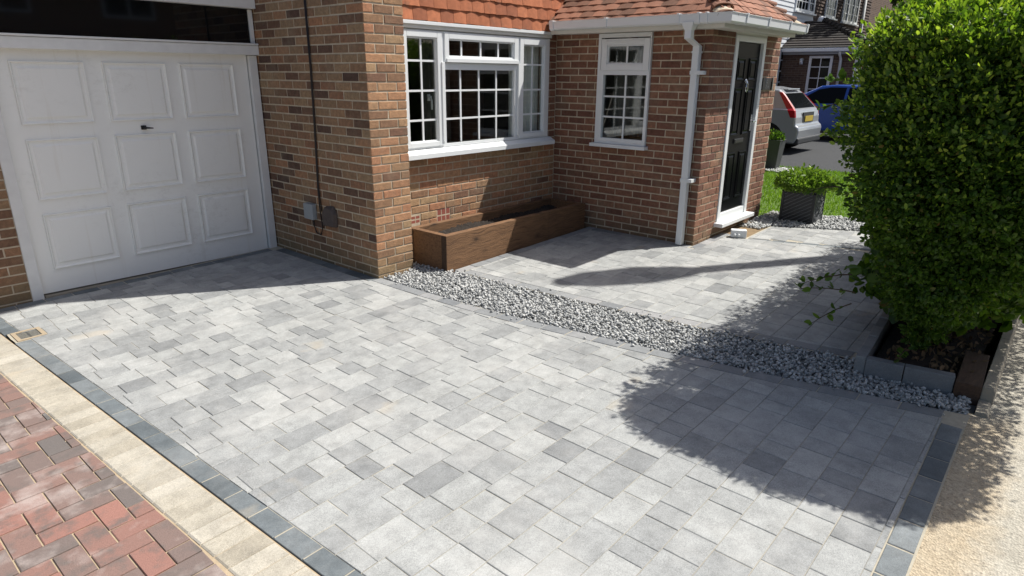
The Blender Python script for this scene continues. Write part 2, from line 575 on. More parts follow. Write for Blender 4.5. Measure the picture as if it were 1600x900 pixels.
def np_mesh(name, V, F, mat, parent=None, smooth=False):
    V = np.asarray(V, np.float32)
    F = np.asarray(F, np.int32)
    me = bpy.data.meshes.new(name)
    k = F.shape[1]
    me.vertices.add(len(V))
    me.vertices.foreach_set('co', V.ravel())
    me.loops.add(F.size)
    me.loops.foreach_set('vertex_index', F.ravel())
    me.polygons.add(len(F))
    me.polygons.foreach_set('loop_start', np.arange(0, F.size, k, dtype=np.int32))
    me.polygons.foreach_set('loop_total', np.full(len(F), k, np.int32))
    me.update(calc_edges=True)
    me.materials.append(M[mat])
    return put(bpy.data.objects.new(name, me), parent)


def clip(poly, n, c):
    """keep the side n.p <= c"""
    out = []
    for i in range(len(poly)):
        p, q = poly[i], poly[(i + 1) % len(poly)]
        dp, dq = n[0] * p[0] + n[1] * p[1] - c, n[0] * q[0] + n[1] * q[1] - c
        if dp <= 0:
            out.append(p)
        if dp * dq < 0:
            t = dp / (dp - dq)
            out.append((p[0] + t * (q[0] - p[0]), p[1] + t * (q[1] - p[1])))
    return out


def area(p):
    return 0.5 * abs(sum(p[i][0] * p[(i + 1) % len(p)][1] - p[(i + 1) % len(p)][0] * p[i][1] for i in range(len(p))))


def sheet(name, poly, mat, dz=0.0, kind='structure', parent=None, label=None, cat=None, step=None):
    V, F = [], []
    for q in (clip(poly, (1, 0), 4.0), clip(poly, (-1, 0), -4.0)):
        if len(q) >= 3 and area(q) > 1e-6:
            F.append(tuple(range(len(V), len(V) + len(q))))
            V += [(x, y, gz(x) + dz) for x, y in q]
    me = bpy.data.meshes.new(name)
    me.from_pydata(V, [], F)
    me.materials.append(M[mat])
    o = put(bpy.data.objects.new(name, me), parent)
    if kind:
        o['kind'] = kind
    return tag(o, label, cat)


def cham_mesh(name, l, w, h, c, mat, jit=0.0, seed=0):
    """block, top face at z=0, chamfered upper edges"""
    q = random.Random(seed)
    V = []
    for (z, i) in ((-h, 0), (-c, 0), (0, c)):
        for sx, sy in ((-1, -1), (1, -1), (1, 1), (-1, 1)):
            V.append((sx * (l / 2 - i) + q.uniform(-jit, jit), sy * (w / 2 - i) + q.uniform(-jit, jit), z + q.uniform(-jit, jit) * (0.4 if z == 0 else 0)))
    F = [(8, 9, 10, 11)]
    for b in (0, 4):
        for j in range(4):
            k = (j + 1) % 4
            F.append((b + j, b + k, b + 4 + k, b + 4 + j))
    me = bpy.data.meshes.new(name)
    me.from_pydata(V, [], F)
    me.materials.append(M[mat])
    return me


def brick_mesh(name, mat, seed):
    me = cham_mesh(name, 0.2135, 0.0635, 0.035, 0.0035, mat, 0.0014, seed)
    for v in me.vertices:                        # lay the block so that its face looks along -Y
        x, y, z = v.co
        v.co = (x, -z, y)
    me.flip_normals() if hasattr(me, 'flip_normals') else None
    return me


def Ts(Y):
    return lambda a, d, z: (a, Y - d, z)         # wall that faces south; d grows outwards


def Tw(X):
    return lambda a, d, z: (X - d, -a, z)        # wall that faces west; a = -y


# ------------------------------------------------------------------ ground, road, pavement
sheet('ground', [(-150, -150), (150, -150), (150, 150), (-150, 150)], 'ground', -0.075)
sheet('road', [(-60, -14.0), (60, -14.0), (60, -6.6), (-60, -6.6)], 'asphalt', -0.065)
sheet('pavement', [(-60, -6.6), (60, -6.6), (60, -4.425), (0.70, -4.425), (0.62, -4.32), (-60, -4.32)], 'pavement', -0.012)


def drive_left(y):
    return -2.396 + 0.0482 * (0.138 - y)


def lerp_curve(pts):
    ys = [p[0] for p in pts][::-1]
    xs = [p[1] for p in pts][::-1]
    return lambda y: float(np.interp(y, ys, xs))


gravel_a = lerp_curve([(0.3, 0.02), (-0.6, 0.035), (-1.2, 0.06), (-1.6, 0.10), (-2.5, 0.235), (-3.4, 0.39), (-4.36, 0.60)])
gravel_b = lerp_curve([(0.3, 0.60), (-0.45, 0.61), (-1.36, 0.662), (-2.23, 0.742), (-3.155, 0.872), (-3.75, 0.985), (-4.36, 1.10)])


def clip_line(poly, a, b, left=True):
    d = (b[0] - a[0], b[1] - a[1])
    n = (d[1], -d[0]) if left else (-d[1], d[0])
    return clip(poly, n, n[0] * a[0] + n[1] * a[1])


SHARED = {}


def lay(pieces, parent, name, mat, limit=300, restname=None, gap=0.0028, h=0.05, c=0.003, dz=0.0, jt=0.0035, smooth_edge=False):
    """pieces: convex polygons in plan; the largest on screen become objects, the rest one mesh"""
    rk = []
    for p in pieces:
        cx = sum(q[0] for q in p) / len(p)
        cy = sum(q[1] for q in p) / len(p)
        u, v, z = pj((cx, cy, gz(cx)))
        inside = z > 0.2 and -40 < u < 1640 and -40 < v < 960
        rk.append((-(area(p) / z ** 2.7 if inside else 0.0), cx, cy, p, inside))
    rk.sort(key=lambda t: t[0])
    rest = MB()
    for i, (k, cx, cy, p, inside) in enumerate(rk):
        q = []
        for (x, y) in p:                          # shrink by half the joint
            dx, dy = x - cx, y - cy
            L = math.hypot(dx, dy) or 1
            f = 1 - gap * 0.7 / L
            q.append((dx * f, dy * f))
        if sum(q[j][0] * q[(j + 1) % len(q)][1] - q[(j + 1) % len(q)][0] * q[j][1] for j in range(len(q))) < 0:
            q = q[::-1]
        ins = []
        for (dx, dy) in q:
            L = math.hypot(dx, dy) or 1
            ins.append((dx * (1 - c * 1.4 / L), dy * (1 - c * 1.4 / L)))
        n = len(q)
        V = [(x, y, -h) for x, y in q] + [(x, y, -c * 0.8) for x, y in q] + [(x, y, 0) for x, y in ins]
        F = [tuple(range(2 * n, 3 * n))] + [(b + j, b + (j + 1) % n, b + n + (j + 1) % n, b + n + j) for b in (0, n) for j in range(n)]
        tx, ty = random.gauss(0, jt), random.gauss(0, jt)
        zz = random.gauss(0, 0.0008)
        if inside and i < limit:
            key = (mat, n, tuple(round(t, 3) for xy in q for t in xy))
            me = SHARED.get(key)
            if me is None:
                me = bpy.data.meshes.new(name)
                me.from_pydata(V, [], F)
                me.materials.append(M[mat])
                SHARED[key] = me
            o = bpy.data.objects.new(name, me)
            o.location = (cx, cy, gz(cx) + dz + zz)
            o.rotation_euler = (tx, (TILT if cx < 4.0 else 0.0) + ty, 0)
            put(o, parent)
        else:
            rest.add([(cx + x, cy + y, gz(cx + x) + dz + zz + z + ty * x + tx * y) for x, y, z in V], F)
    if rest.v:
        o = rest.build(restname or name + 's', mat, parent)
        o['kind'] = 'stuff'


def rows(x0, x1, y0, y1, clipper, rot=0.0, sizes=(0.121, 0.161, 0.241), w=0.157, px=0.0, py=0.0):
    out = []
    y = y1
    ca, sa = math.cos(rot), math.sin(rot)
    while y > y0:
        x = x0 - random.uniform(0, 0.24)
        last = None
        while x < x1:
            s = random.choice(sizes if last != sizes[0] else sizes[1:])
            if random.random() < 0.15:
                s = sizes[2]
            last = s
            p = [(x, y - w), (x + s, y - w), (x + s, y), (x, y)]
            p = [(px + (a - px) * ca - (b - py) * sa, py + (a - px) * sa + (b - py) * ca) for a, b in p]
            p = clipper(p)
            if len(p) >= 3 and area(p) > 0.0012:
                out.append(p)
            x += s
        y -= w
    return out


# the driveway: grey pavers in courses, charcoal border
driveway = sheet('driveway', [(-2.50, 1.72), (0.0, 1.72), (0.0, 0.0), (0.03, -0.6), (0.10, -1.6), (0.235, -2.5), (0.39, -3.4), (0.60, -4.352), (-2.27, -4.352), (-2.52, 0.9)],
                 'sand_drive', -0.004)


def clip_drive(p):
    cy = sum(q[1] for q in p) / len(p)
    yc = min(max(cy, -4.3), 1.6)
    p = clip_line(p, (drive_left(2.0), 2.0), (drive_left(-5.0), -5.0), True)
    if len(p) < 3:
        return p
    if cy > 0.06:
        p = clip(p, (1, 0), -0.105)
    else:
        ya, yb = yc + 0.1, yc - 0.1
        p = clip_line(p, (gravel_a(ya) - 0.103, ya), (gravel_a(yb) - 0.103, yb), False)
    if len(p) < 3:
        return p
    p = clip(p, (0, 1), 1.585)
    if len(p) >= 3:
        p = clip(p, (0, -1), 4.243)
    if len(p) >= 3 and cy < 1.02 and cy > 0.79:   # round the gully
        p = clip(p, (-1, 0), 2.32)
    return p


lay(rows(-2.6, 0.75, -4.5, 1.75, clip_drive, rad(-0.6), px=-1, py=-2), driveway, 'paver', 'paver', 300)


def strip(fa, fb, y0, y1, n, vertical=True):
    out = []
    ys = [y0 + (y1 - y0) * i / n for i in range(n + 1)]
    for i in range(n):
        a, b = ys[i], ys[i + 1]
        out.append([(fa(a), a), (fb(a), a), (fb(b), b), (fa(b), b)])
    return out


pc = strip(lambda y: drive_left(y) - 0.098, drive_left, 0.79, -4.33, 26)
pc += strip(lambda y: drive_left(y) - 0.098, drive_left, 1.50, 1.02, 3)
pc += [[(x, -4.345), (x + 0.198, -4.345), (x + 0.198, -4.247), (x, -4.247)] for x in [drive_left(-4.2) + 0.2 * i for i in range(13)]]
lay(pc, driveway, 'border_block', 'charcoal', 300, gap=0.006)
pc = strip(lambda y: gravel_a(y) - 0.10, gravel_a, 0.0, -4.24, 21)
lay(pc, driveway, 'edging_block', 'strip', 300, gap=0.005)
pc = [[(-0.10, y - 0.2), (-0.002, y - 0.2), (-0.002, y), (-0.10, y)] for y in [1.58 - 0.2 * i for i in range(8)]]
pc += [[(x, 1.59), (x + 0.2, 1.59), (x + 0.2, 1.685), (x, 1.685)] for x in [-2.52 + 0.2 * i for i in range(12)]]
lay(pc, driveway, 'wall_border_block', 'charcoal', 300, gap=0.006)

# path in front of the porch
path = sheet('path', [(0.60, -0.40), (2.82, -0.40), (2.82, -1.64), (3.52, -1.70), (3.47, -1.94), (4.20, -1.93), (4.56, -2.62), (4.62, -3.72), (0.96, -3.72), (0.86, -3.155), (0.74, -2.23), (0.66, -1.36)],
             'sand_drive', -0.004)


def clip_path(p):
    cx = sum(q[0] for q in p) / len(p)
    cy = sum(q[1] for q in p) / len(p)
    ya, yb = cy + 0.1, cy - 0.1
    p = clip_line(p, (gravel_b(ya) + 0.103, ya), (gravel_b(yb) + 0.103, yb), True)
    if len(p) >= 3:
        p = clip(p, (0, -1), 3.715)
    if len(p) < 3:
        return p
    if cx < 2.78 or cy > -1.62:
        p = clip(p, (0, 1), -0.435)
        if len(p) >= 3:
            p = clip(p, (1, 0), 2.715) if cy > -1.66 else p
    else:
        p = clip(p, (0, 1), -1.745)
    if len(p) < 3:
        return p
    cx = sum(q[0] for q in p) / len(p)
    cy = sum(q[1] for q in p) / len(p)
    if cx > 3.5:                                  # bare patch by the door, gravel beyond
        p = clip_line(p, (4.18, -1.90), (4.60, -2.70), False) if cx > 4.0 else p
        if len(p) >= 3:
            p = clip(p, (0, 1), -1.96)
    if len(p) >= 3:                               # leave the cross strip free
        s = (3.47, -1.94), (3.82, -3.05)
        nx = (cx - s[0][0]) - (s[0][1] - cy) * 0.315
        if abs(nx) < 0.35:
            off = 0.03
            if nx < 0:
                p = clip_line(p, (3.47 - off, -1.94), (4.0 - off, -3.62), False)
            else:
                p = clip_line(p, (3.47 + off, -1.94), (4.0 + off, -3.62), True)
    return p


lay(rows(0.5, 4.8, -3.75, -0.30, clip_path, rad(0.8), px=2, py=-2), path, 'paver', 'paver', 300)
pc = strip(gravel_b, lambda y: gravel_b(y) + 0.10, -0.44, -3.66, 16)
pc += [[(x, -0.43), (x + 0.2, -0.43), (x + 0.2, -0.335), (x, -0.335)] for x in [0.62 + 0.2 * i for i in range(11)]]
pc += [[(2.72, y - 0.2), (2.815, y - 0.2), (2.815, y), (2.72, y)] for y in [-0.43 - 0.2 * i for i in range(6)]]
pc += [[(x, -1.742), (x + 0.2, -1.742), (x + 0.2, -1.646), (x, -1.646)] for x in [2.74 + 0.2 * i for i in range(4)]]
lay(pc, path, 'edging_block', 'strip', 300, gap=0.005)
pc = []
for i in range(7):
    t0, t1 = i / 7, (i + 1) / 7
    a = (3.47 + 0.53 * t0, -1.96 - 1.66 * t0)
    b = (3.47 + 0.53 * t1, -1.96 - 1.66 * t1)
    pc.append([(a[0] - 0.03, a[1]), (a[0] + 0.03, a[1]), (b[0] + 0.03, b[1]), (b[0] - 0.03, b[1])])
lay(pc, path, 'cross_block', 'charcoal', 300, gap=0.004)

# the next drive: red herringbone blocks with a buff edge course
drive2 = sheet('neighbouring_drive', [(-9.0, 1.7), (drive_left(1.7) - 0.1, 1.7), (drive_left(-4.36) - 0.1, -4.352), (-9.0, -4.352)], 'sand', -0.0065)
pc = []
for i in range(56):
    y0 = 1.50 - 0.105 * i
    y1 = y0 - 0.105
    xa, xb = drive_left(y0) - 0.102, drive_left(y1) - 0.102
    pc.append([(xa - 0.20, y0), (xa, y0), (xb, y1), (xb - 0.20, y1)])
lay(pc, drive2, 'buff_block', 'buff', 300, gap=0.006, jt=0.008, c=0.006)
pc = []
U = 0.102
for i in range(-75, 60):                           # 90 degree herringbone
    for k in range(-30, 30):
        bx = -3.2 + U * i + U * 2 * k
        by = -1.5 + U * i - U * 2 * k
        for (ax, ay, w, h) in ((bx, by, 2 * U, U), (bx, by + U, U, 2 * U)):
            if not (-4.3 < ax < -2.3 and -4.4 < ay < 1.6):
                continue
            p = [(ax, ay), (ax + w, ay), (ax + w, ay + h), (ax, ay + h)]
            p = clip_line(p, (drive_left(2) - 0.304, 2), (drive_left(-5) - 0.304, -5), False)
            if len(p) >= 3 and area(p) > 0.0015:
                pc.append(p)
lay(pc, drive2, 'red_block', 'red', 260, gap=0.0075, jt=0.005)


# ------------------------------------------------------------------ gravel
def stones(name, n, sampler, rmin, rmax, parent=None):
    t = (1 + 5 ** 0.5) / 2
    ico = np.array([(-1, t, 0), (1, t, 0), (-1, -t, 0), (1, -t, 0), (0, -1, t), (0, 1, t), (0, -1, -t), (0, 1, -t), (t, 0, -1), (t, 0, 1), (-t, 0, -1), (-t, 0, 1)]) / 1.9
    fc = np.array([(0, 11, 5), (0, 5, 1), (0, 1, 7), (0, 7, 10), (0, 10, 11), (1, 5, 9), (5, 11, 4), (11, 10, 2), (10, 7, 6), (7, 1, 8), (3, 9, 4), (3, 4, 2), (3, 2, 6), (3, 6, 8), (3, 8, 9), (4, 9, 5), (2, 4, 11), (6, 2, 10), (8, 6, 7), (9, 8, 1)])
    V, F = [], []
    k = 0
    while k < n:
        p = sampler()
        if p is None:
            continue
        x, y, lift = p
        r = rng.uniform(rmin, rmax)
        A = rng.normal(size=(3, 3))
        Q, _ = np.linalg.qr(A)
        sc = np.array([1.0, rng.uniform(0.6, 0.95), rng.uniform(0.4, 0.75)]) * r
        v = (ico * rng.uniform(0.72, 1.25, (12, 1))) * sc @ Q.T
        V.append(v + np.array([x, y, gz(x) + lift + r * 0.25]))
        F.append(fc + 12 * k)
        k += 1
    return np_mesh(name, np.concatenate(V), np.concatenate(F), 'stone', parent)


sheet('gravel_bed', [(0.02, 0.0), (0.41, 0.0), (0.41, 0.22), (0.60, 0.22), (0.61, -0.45), (0.662, -1.36), (0.742, -2.23), (0.872, -3.155), (0.985, -3.75), (1.02, -4.36), (0.60, -4.36), (0.39, -3.4), (0.235, -2.5), (0.10, -1.6), (0.035, -0.6)],
      'lead', -0.035)


def samp():
    y = rng.uniform(-4.33, 0.22)
    a, b = gravel_a(y) + 0.012, gravel_b(y) - 0.012
    if y > -0.01:
        a, b = 0.43, 0.56
    if y < -3.74:
        b = 0.775 + (0.06 if y < -4.22 else 0)
    x = rng.uniform(0.0, 0.82 if y < -3.74 else 1.05)
    if rng.random() < 0.003 and y < -0.2:
        return (a - abs(rng.normal(0, 0.05)), y, 0.004) if rng.random() < 0.5 else (b + abs(rng.normal(0, 0.04)), y, 0.004)
    if not a < x < b:
        return None
    return x, y, rng.uniform(-0.03, 0.004)


tag(stones('gravel', 14500, samp, 0.005, 0.0165), 'grey and white gravel strip between driveway and front path', 'gravel', kind='stuff')


def samp2():
    x, y = rng.uniform(3.95, 5.5), rng.uniform(-3.1, -1.66)
    if x < 4.2 + (-1.93 - y) * 0.5 - (0.0 if y < -1.93 else 0.25):
        return None
    if x > 5.05 + (-1.66 - y) * 0.32:
        return None
    return x, y, rng.uniform(-0.01, 0.012)


sheet('gravel_bed', [(3.95, -1.645), (5.0, -1.645), (5.5, -3.1), (4.75, -3.1), (4.2, -1.93)], 'lead', -0.015)
tag(stones('gravel', 2600, samp2, 0.012, 0.024), 'slate grey gravel patch around the square planter by lawn', 'gravel', kind='stuff')
sheet('bare_patch', [(3.50, -1.648), (4.62, -1.648), (4.40, -1.96), (4.19, -1.94), (3.47, -1.94)], 'dirt', -0.004)

# ------------------------------------------------------------------ the house
house = thing('brick_house', 'brown brick house with white garage door, bay window and tiled porch', 'house', (0.0, 1.0, gz(0)))

BRK = {m: [brick_mesh('brick', m, 11 * i + 3) for i in range(7)] for m in ('brick_main', 'brick_bay', 'brick_porch')}


def lay_bricks(parent, T, west, mat, a0, a1, zoff, k0, k1, joint, holes=(), bond=0.1125, cut_low=None):
    """stretcher courses; joint(k) is one joint position of course k"""
    for k in range(k0, k1):
        z0, z1 = zoff + 0.075 * k + 0.005, zoff + 0.075 * (k + 1) - 0.005
        js = joint(k)
        if isinstance(js, (int, float)):
            j = js
            while j > a0:
                j -= 0.225
            edges = []
            while j < a1:
                edges.append((j + 0.005, j + 0.22))
                j += 0.225
        else:
            edges = js
        for e0, e1 in edges:
            e0, e1 = max(e0, a0), min(e1, a1)
            segs = [(e0, e1)]
            for (h0, h1, hz0, hz1) in holes:
                if hz0 < z1 - 0.01 and hz1 > z0 + 0.01:
                    ns = []
                    for s0, s1 in segs:
                        if h1 <= s0 or h0 >= s1:
                            ns.append((s0, s1))
                        else:
                            if h0 > s0:
                                ns.append((s0, min(s1, h0)))
                            if h1 < s1:
                                ns.append((max(s0, h1), s1))
                    segs = ns
            for s0, s1 in segs:
                L = s1 - s0
                if L < 0.025:
                    continue
                o = bpy.data.objects.new('brick', random.choice(BRK[mat]))
                d = random.uniform(0.0, 0.0022)
                o.location = T((s0 + s1) / 2, d, (z0 + z1) / 2)
                o.scale = (L / 0.215 * random.choice((1, 1, -1)) if False else L / 0.215, 1, 1 + random.uniform(-0.03, 0.02))
                o.rotation_euler = (random.gauss(0, 0.003), random.gauss(0, 0.004), (-math.pi / 2 if west else 0.0) + random.gauss(0, 0.003))
                put(o, parent)


def core(T, rects, d0, d1):
    m = MB(T)
    for a0, a1, z0, z1 in rects:
        m.box(a0, a1, d1, d0, z0, z1)
    return m


ZT = 2.40
# flank wall beside the garage door (faces west)
flank = core(Tw(0.0), [(-1.80, -0.004, -0.35, ZT)], -0.0035, -0.12).build('flank_wall', 'mortar', house)
lay_bricks(flank, Tw(0.0), True, 'brick_main', -1.72, -0.001, 0.0, -2, 32, lambda k: -0.2225 if k % 2 == 0 else -0.11)
# pier (faces south)
pier = core(Ts(0.0), [(0.005, 0.402, -0.35, ZT)], -0.0035, -0.30).build('pier_wall', 'mortar', house)
PW = 0.409


def pier_joint(k):
    if k % 2 == 0:
        return [(0.001, 0.098), (0.108, 0.303), (0.313, PW)]
    return [(0.001, 0.200), (0.210, PW)]


lay_bricks(pier, Ts(0.0), False, 'brick_bay', 0.0, PW, 0.0, -2, 32, pier_joint)
# wall under and beside the bay window
YB = 0.222
bay = core(Ts(YB), [(0.40, 2.84, -0.35, 0.93), (2.66, 2.84, 0.93, 2.05), (0.40, 0.488, 0.93, 2.05)], -0.0035, -0.12).build('bay_wall', 'mortar', house)
AIR = [(0.925, 1.115, 0.216, 0.366), (0.53, 0.71, 0.254, 0.346)]
lay_bricks(bay, Ts(YB), False, 'brick_bay', 0.41, 2.815, 0.055, -2, 12, lambda k: 0.60 + (0.1125 if k % 2 else 0.0), AIR + [(0.49, 2.655, 0.88, 2.1)])
lay_bricks(bay, Ts(YB), False, 'brick_porch', 2.66, 2.815, 0.055, 12, 27, lambda k: 2.715 + (0.1125 if k % 2 else 0.0))
for (a0, a1, z0, z1) in AIR:
    m = MB(Ts(YB))
    m.box(a0 + 0.004, a1 - 0.004, -0.03, -0.012, z0 + 0.004, z1 - 0.004)
    ab = m.build('air_brick', 'void', bay)
    g = MB(Ts(YB))
    nz, nx = (3, 3)
    for i in range(nx):
        for j in range(nz - 1):
            w, h = (a1 - a0 - 0.012) / nx, (z1 - z0 - 0.012) / (nz - 1)
            g.box(a0 + 0.006 + i * w + 0.005, a0 + 0.006 + (i + 1) * w - 0.005, -0.012, -0.003, z0 + 0.006 + j * h + 0.007, z0 + 0.006 + (j + 1) * h - 0.007)
    g.build('grille', 'terracotta', ab)
# porch walls
XP, YP = 2.82, -1.638
PWIN = (0.36, 1.003, 0.905, 2.07)
pw = core(Tw(XP), [(-0.34, 0.36, -0.35, 2.10), (1.003, 1.634, -0.35, 2.10), (0.36, 1.003, -0.35, 0.905)], -0.0035, -0.10).build('porch_side_wall', 'mortar', house)
lay_bricks(pw, Tw(XP), True, 'brick_porch', -0.220, 1.637, 0.066, -3, 27, lambda k: 1.638 - (0.196 if k % 2 else 0.196 - 0.1125), [PWIN])
DOOR = (3.345, 4.165, 0.115, 2.07)
pf = core(Ts(YP), [(2.824, 3.345, -0.35, 2.10), (4.165, 4.636, -0.35, 2.10), (3.345, 4.165, -0.35, 0.10)], -0.0035, -0.10).build('porch_front_wall', 'mortar', house)


def pf_joint(k):
    return 2.82 + (0.22 if k % 2 else 0.1075)


lay_bricks(pf, Ts(YP), False, 'brick_porch', 2.821, 4.64, 0.066, -3, 27, pf_joint, [DOOR])
pe = MB().box(4.54, 4.634, YP + 0.102, 0.4, -0.35, 2.10).build('porch_end_wall', 'mortar', house)
# pillar left of the garage
gp = core(Ts(1.69), [(-3.6, -2.192, -0.4, ZT)], -0.0035, -0.12).build('garage_pillar', 'mortar', house)
lay_bricks(gp, Ts(1.69), False, 'brick_main', -3.6, -2.193, 0.02, -3, 31, lambda k: -2.415 + (0.1125 if k % 2 else 0.0))
# upper storey and plain backs (out of the picture)
m = MB()
m.box(0.005, 0.40, 0.01, 1.80, ZT + 0.002, 5.1)
m.box(0.40, 9.0, 0.235, 1.80, 3.2, 5.1)
m.box(0.005, 9.0, 1.83, 8.0, 2.55, 5.1)
m.build('upper_wall', 'brick_bay', house)
m = MB()
m.loft([[(-0.4, -0.35, 5.1), (-0.4, 4.1, 8.0), (-0.4, 8.4, 5.1)], [(9.3, -0.35, 5.1), (9.3, 4.1, 8.0), (9.3, 8.4, 5.1)]])
m.build('main_roof', 'tile_roof', house)
m = MB()
m.box(-3.6, 0.0, 1.60, 6.5, 2.56, 2.66)
m.build('garage_roof', 'lead', house)

# garage door: frame, boards, leaf with nine raised panels
YG = 1.73
gd = MB()
gd.box(-2.105, -0.102, YG, YG + 0.03, -0.115, 1.80)
garage = gd.build('garage_door', 'garage', house)
cols = [(-1.995, -1.49), (-1.365, -0.858), (-0.747, -0.245)]
rws = [(0.075, 0.537), (0.65, 1.127), (1.24, 1.715)]
for (x0, x1) in cols:
    for (z0, z1) in rws:
        m = MB(Ts(YG))
        r0 = [(x0, 0.0006, z0), (x1, 0.0006, z0), (x1, 0.0006, z1), (x0, 0.0006, z1)]

        def ring(i, d):
            return [(x0 + i, d, z0 + i), (x1 - i, d, z0 + i), (x1 - i, d, z1 - i), (x0 + i, d, z1 - i)]
        m.loft([ring(0, -0.003), ring(0.003, 0.016), ring(0.010, 0.016), ring(0.020, 0.002), ring(0.040, 0.002), ring(0.056, 0.013), ring(0.09, 0.013)])
        m.build('door_panel', 'garage', garage, bevel=0.0015)
m = MB()
m.box(-1.142, -1.098, YG - 0.012, YG - 0.001, 1.160, 1.196)
h = m.build('handle', 'blackmetal', garage, bevel=0.004)
MB().tube([(-1.12, YG - 0.012, 1.178), (-1.12, YG - 0.04, 1.178)], 0.009).tube([(-1.125, YG - 0.04, 1.178), (-1.055, YG - 0.042, 1.172)], 0.010, 8, 0.005).build('lever', 'blackmetal', h, smooth=True)
for x0, x1 in ((-2.19, -2.109), (-0.092, -0.012)):
    MB().box(x0, x1, YG - 0.035, YG + 0.05, gz(x0) - 0.02, 1.796).build('frame_post', 'timber_white', house, bevel=0.004)
m = MB()
m.box(-2.20, -0.003, YG - 0.075, YG + 0.05, 1.80, 1.885)
m.box(-2.20, -0.006, YG - 0.085, YG + 0.05, 1.888, 1.905)
m.build('lintel_board', 'timber_white', house, bevel=0.003)
MB().box(-2.19, -0.035, YG - 0.02, YG - 0.012, 1.905, 2.215).build('transom_glass', 'darkglass', house)
for x0, x1 in ((-0.05, -0.012), (-2.19, -2.15)):
    MB().box(x0, x1, YG - 0.04, YG + 0.03, 1.907, 2.205).build('transom_post', 'timber_white', house, bevel=0.003)
MB().box(-3.6, -0.003, YG - 0.10, YG + 0.05, 2.21, 2.56).build('fascia_board', 'timber_white', house, bevel=0.004)
MB().box(-2.19, 0.0, YG + 0.06, YG + 3.5, -0.2, 2.5).build('garage_interior', 'void', house)
MB().box(-2.10, -0.10, 1.69, YG + 0.05, gz(-2.1) - 0.05, -0.128).build('threshold', 'concrete', house)

# cables and boxes on the flank wall
m = MB()
m.tube([(-0.012, 0.79, 2.42), (-0.012, 0.787, 1.66), (-0.012, 0.803, 1.17), (-0.012, 0.832, 0.64), (-0.014, 0.826, 0.42), (-0.016, 0.80, 0.24), (-0.016, 0.84, 0.165), (-0.016, 0.91, 0.175), (-0.016, 0.945, 0.24), (-0.014, 0.95, 0.31)], 0.006, 6)
m.tube([(-0.011, 0.775, 2.42), (-0.011, 0.772, 1.66), (-0.011, 0.79, 1.17), (-0.011, 0.82, 0.64), (-0.011, 0.80, 0.40)], 0.005, 6)
m.build('wall_cable', 'cable', house, smooth=True)
jb = MB().box(-0.055, -0.004, 0.895, 1.045, 0.305, 0.455).build('junction_box', 'greybox', house, bevel=0.006)
m = MB()
m.loft([[(-0.003, 0.56, 0.275), (-0.003, 0.76, 0.265), (-0.003, 0.765, 0.40), (-0.003, 0.72, 0.465), (-0.003, 0.60, 0.475), (-0.003, 0.555, 0.40)],
        [(-0.05, 0.575, 0.285), (-0.05, 0.745, 0.28), (-0.05, 0.745, 0.395), (-0.05, 0.71, 0.445), (-0.05, 0.61, 0.45), (-0.05, 0.57, 0.395)]])
m.build('vent_cowl', 'rustbox', house, bevel=0.008)

# ---- windows
def bars(T, rect, w, d0, d1):
    a0, a1, z0, z1 = rect
    m = MB(T)
    m.box(a0, a0 + w, d0, d1, z0, z1)
    m.box(a1 - w, a1, d0, d1, z0, z1)
    m.box(a0 + w, a1 - w, d0, d1, z0, z0 + w)
    m.box(a0 + w, a1 - w, d0, d1, z1 - w, z1)
    return m


def ring_frame(T, outer, inner, d0, d1):
    (a0, a1, z0, z1), (b0, b1, y0, y1) = outer, inner
    m = MB(T)
    m.box(a0, b0, d0, d1, z0, z1)
    m.box(b1, a1, d0, d1, z0, z1)
    m.box(b0, b1, d0, d1, z0, y0)
    m.box(b0, b1, d0, d1, y1, z1)
    return m


def light_unit(T, par, outer, inner, va, hz, d=0.0, sash=True, gmat='glass'):
    """one light: sash, pane and the bars of the grid"""
    if sash:
        ring_frame(T, outer, inner, d - 0.035, d + 0.012).build('sash', 'white', par, bevel=0.004)
        i = 0.012
        ring_frame(T, (inner[0] - 0.0, inner[1] + 0.0, inner[2] - 0.0, inner[3] + 0.0), (inner[0] + i, inner[1] - i, inner[2] + i, inner[3] - i), d - 0.032, d - 0.004).build('bead', 'white', par, bevel=0.003)
    pane = MB(T).box(inner[0], inner[1], d - 0.026, d - 0.022, inner[2], inner[3]).build('pane', gmat, par)
    for a in va:
        MB(T).box(a - 0.0095, a + 0.0095, d - 0.0215, d - 0.014, inner[2] + 0.001, inner[3] - 0.001).build('glazing_bar', 'white', par)
    xs = [inner[0] + 0.001] + list(va) + [inner[1] - 0.001]
    for z in hz:
        m = MB(T)
        for q in range(len(xs) - 1):
            l = xs[q] + (0.0098 if q else 0)
            r = xs[q + 1] - (0.0098 if q < len(xs) - 2 else 0)
            m.box(l, r, d - 0.0215, d - 0.0145, z - 0.009, z + 0.009)
        m.build('glazing_bar', 'white', par)


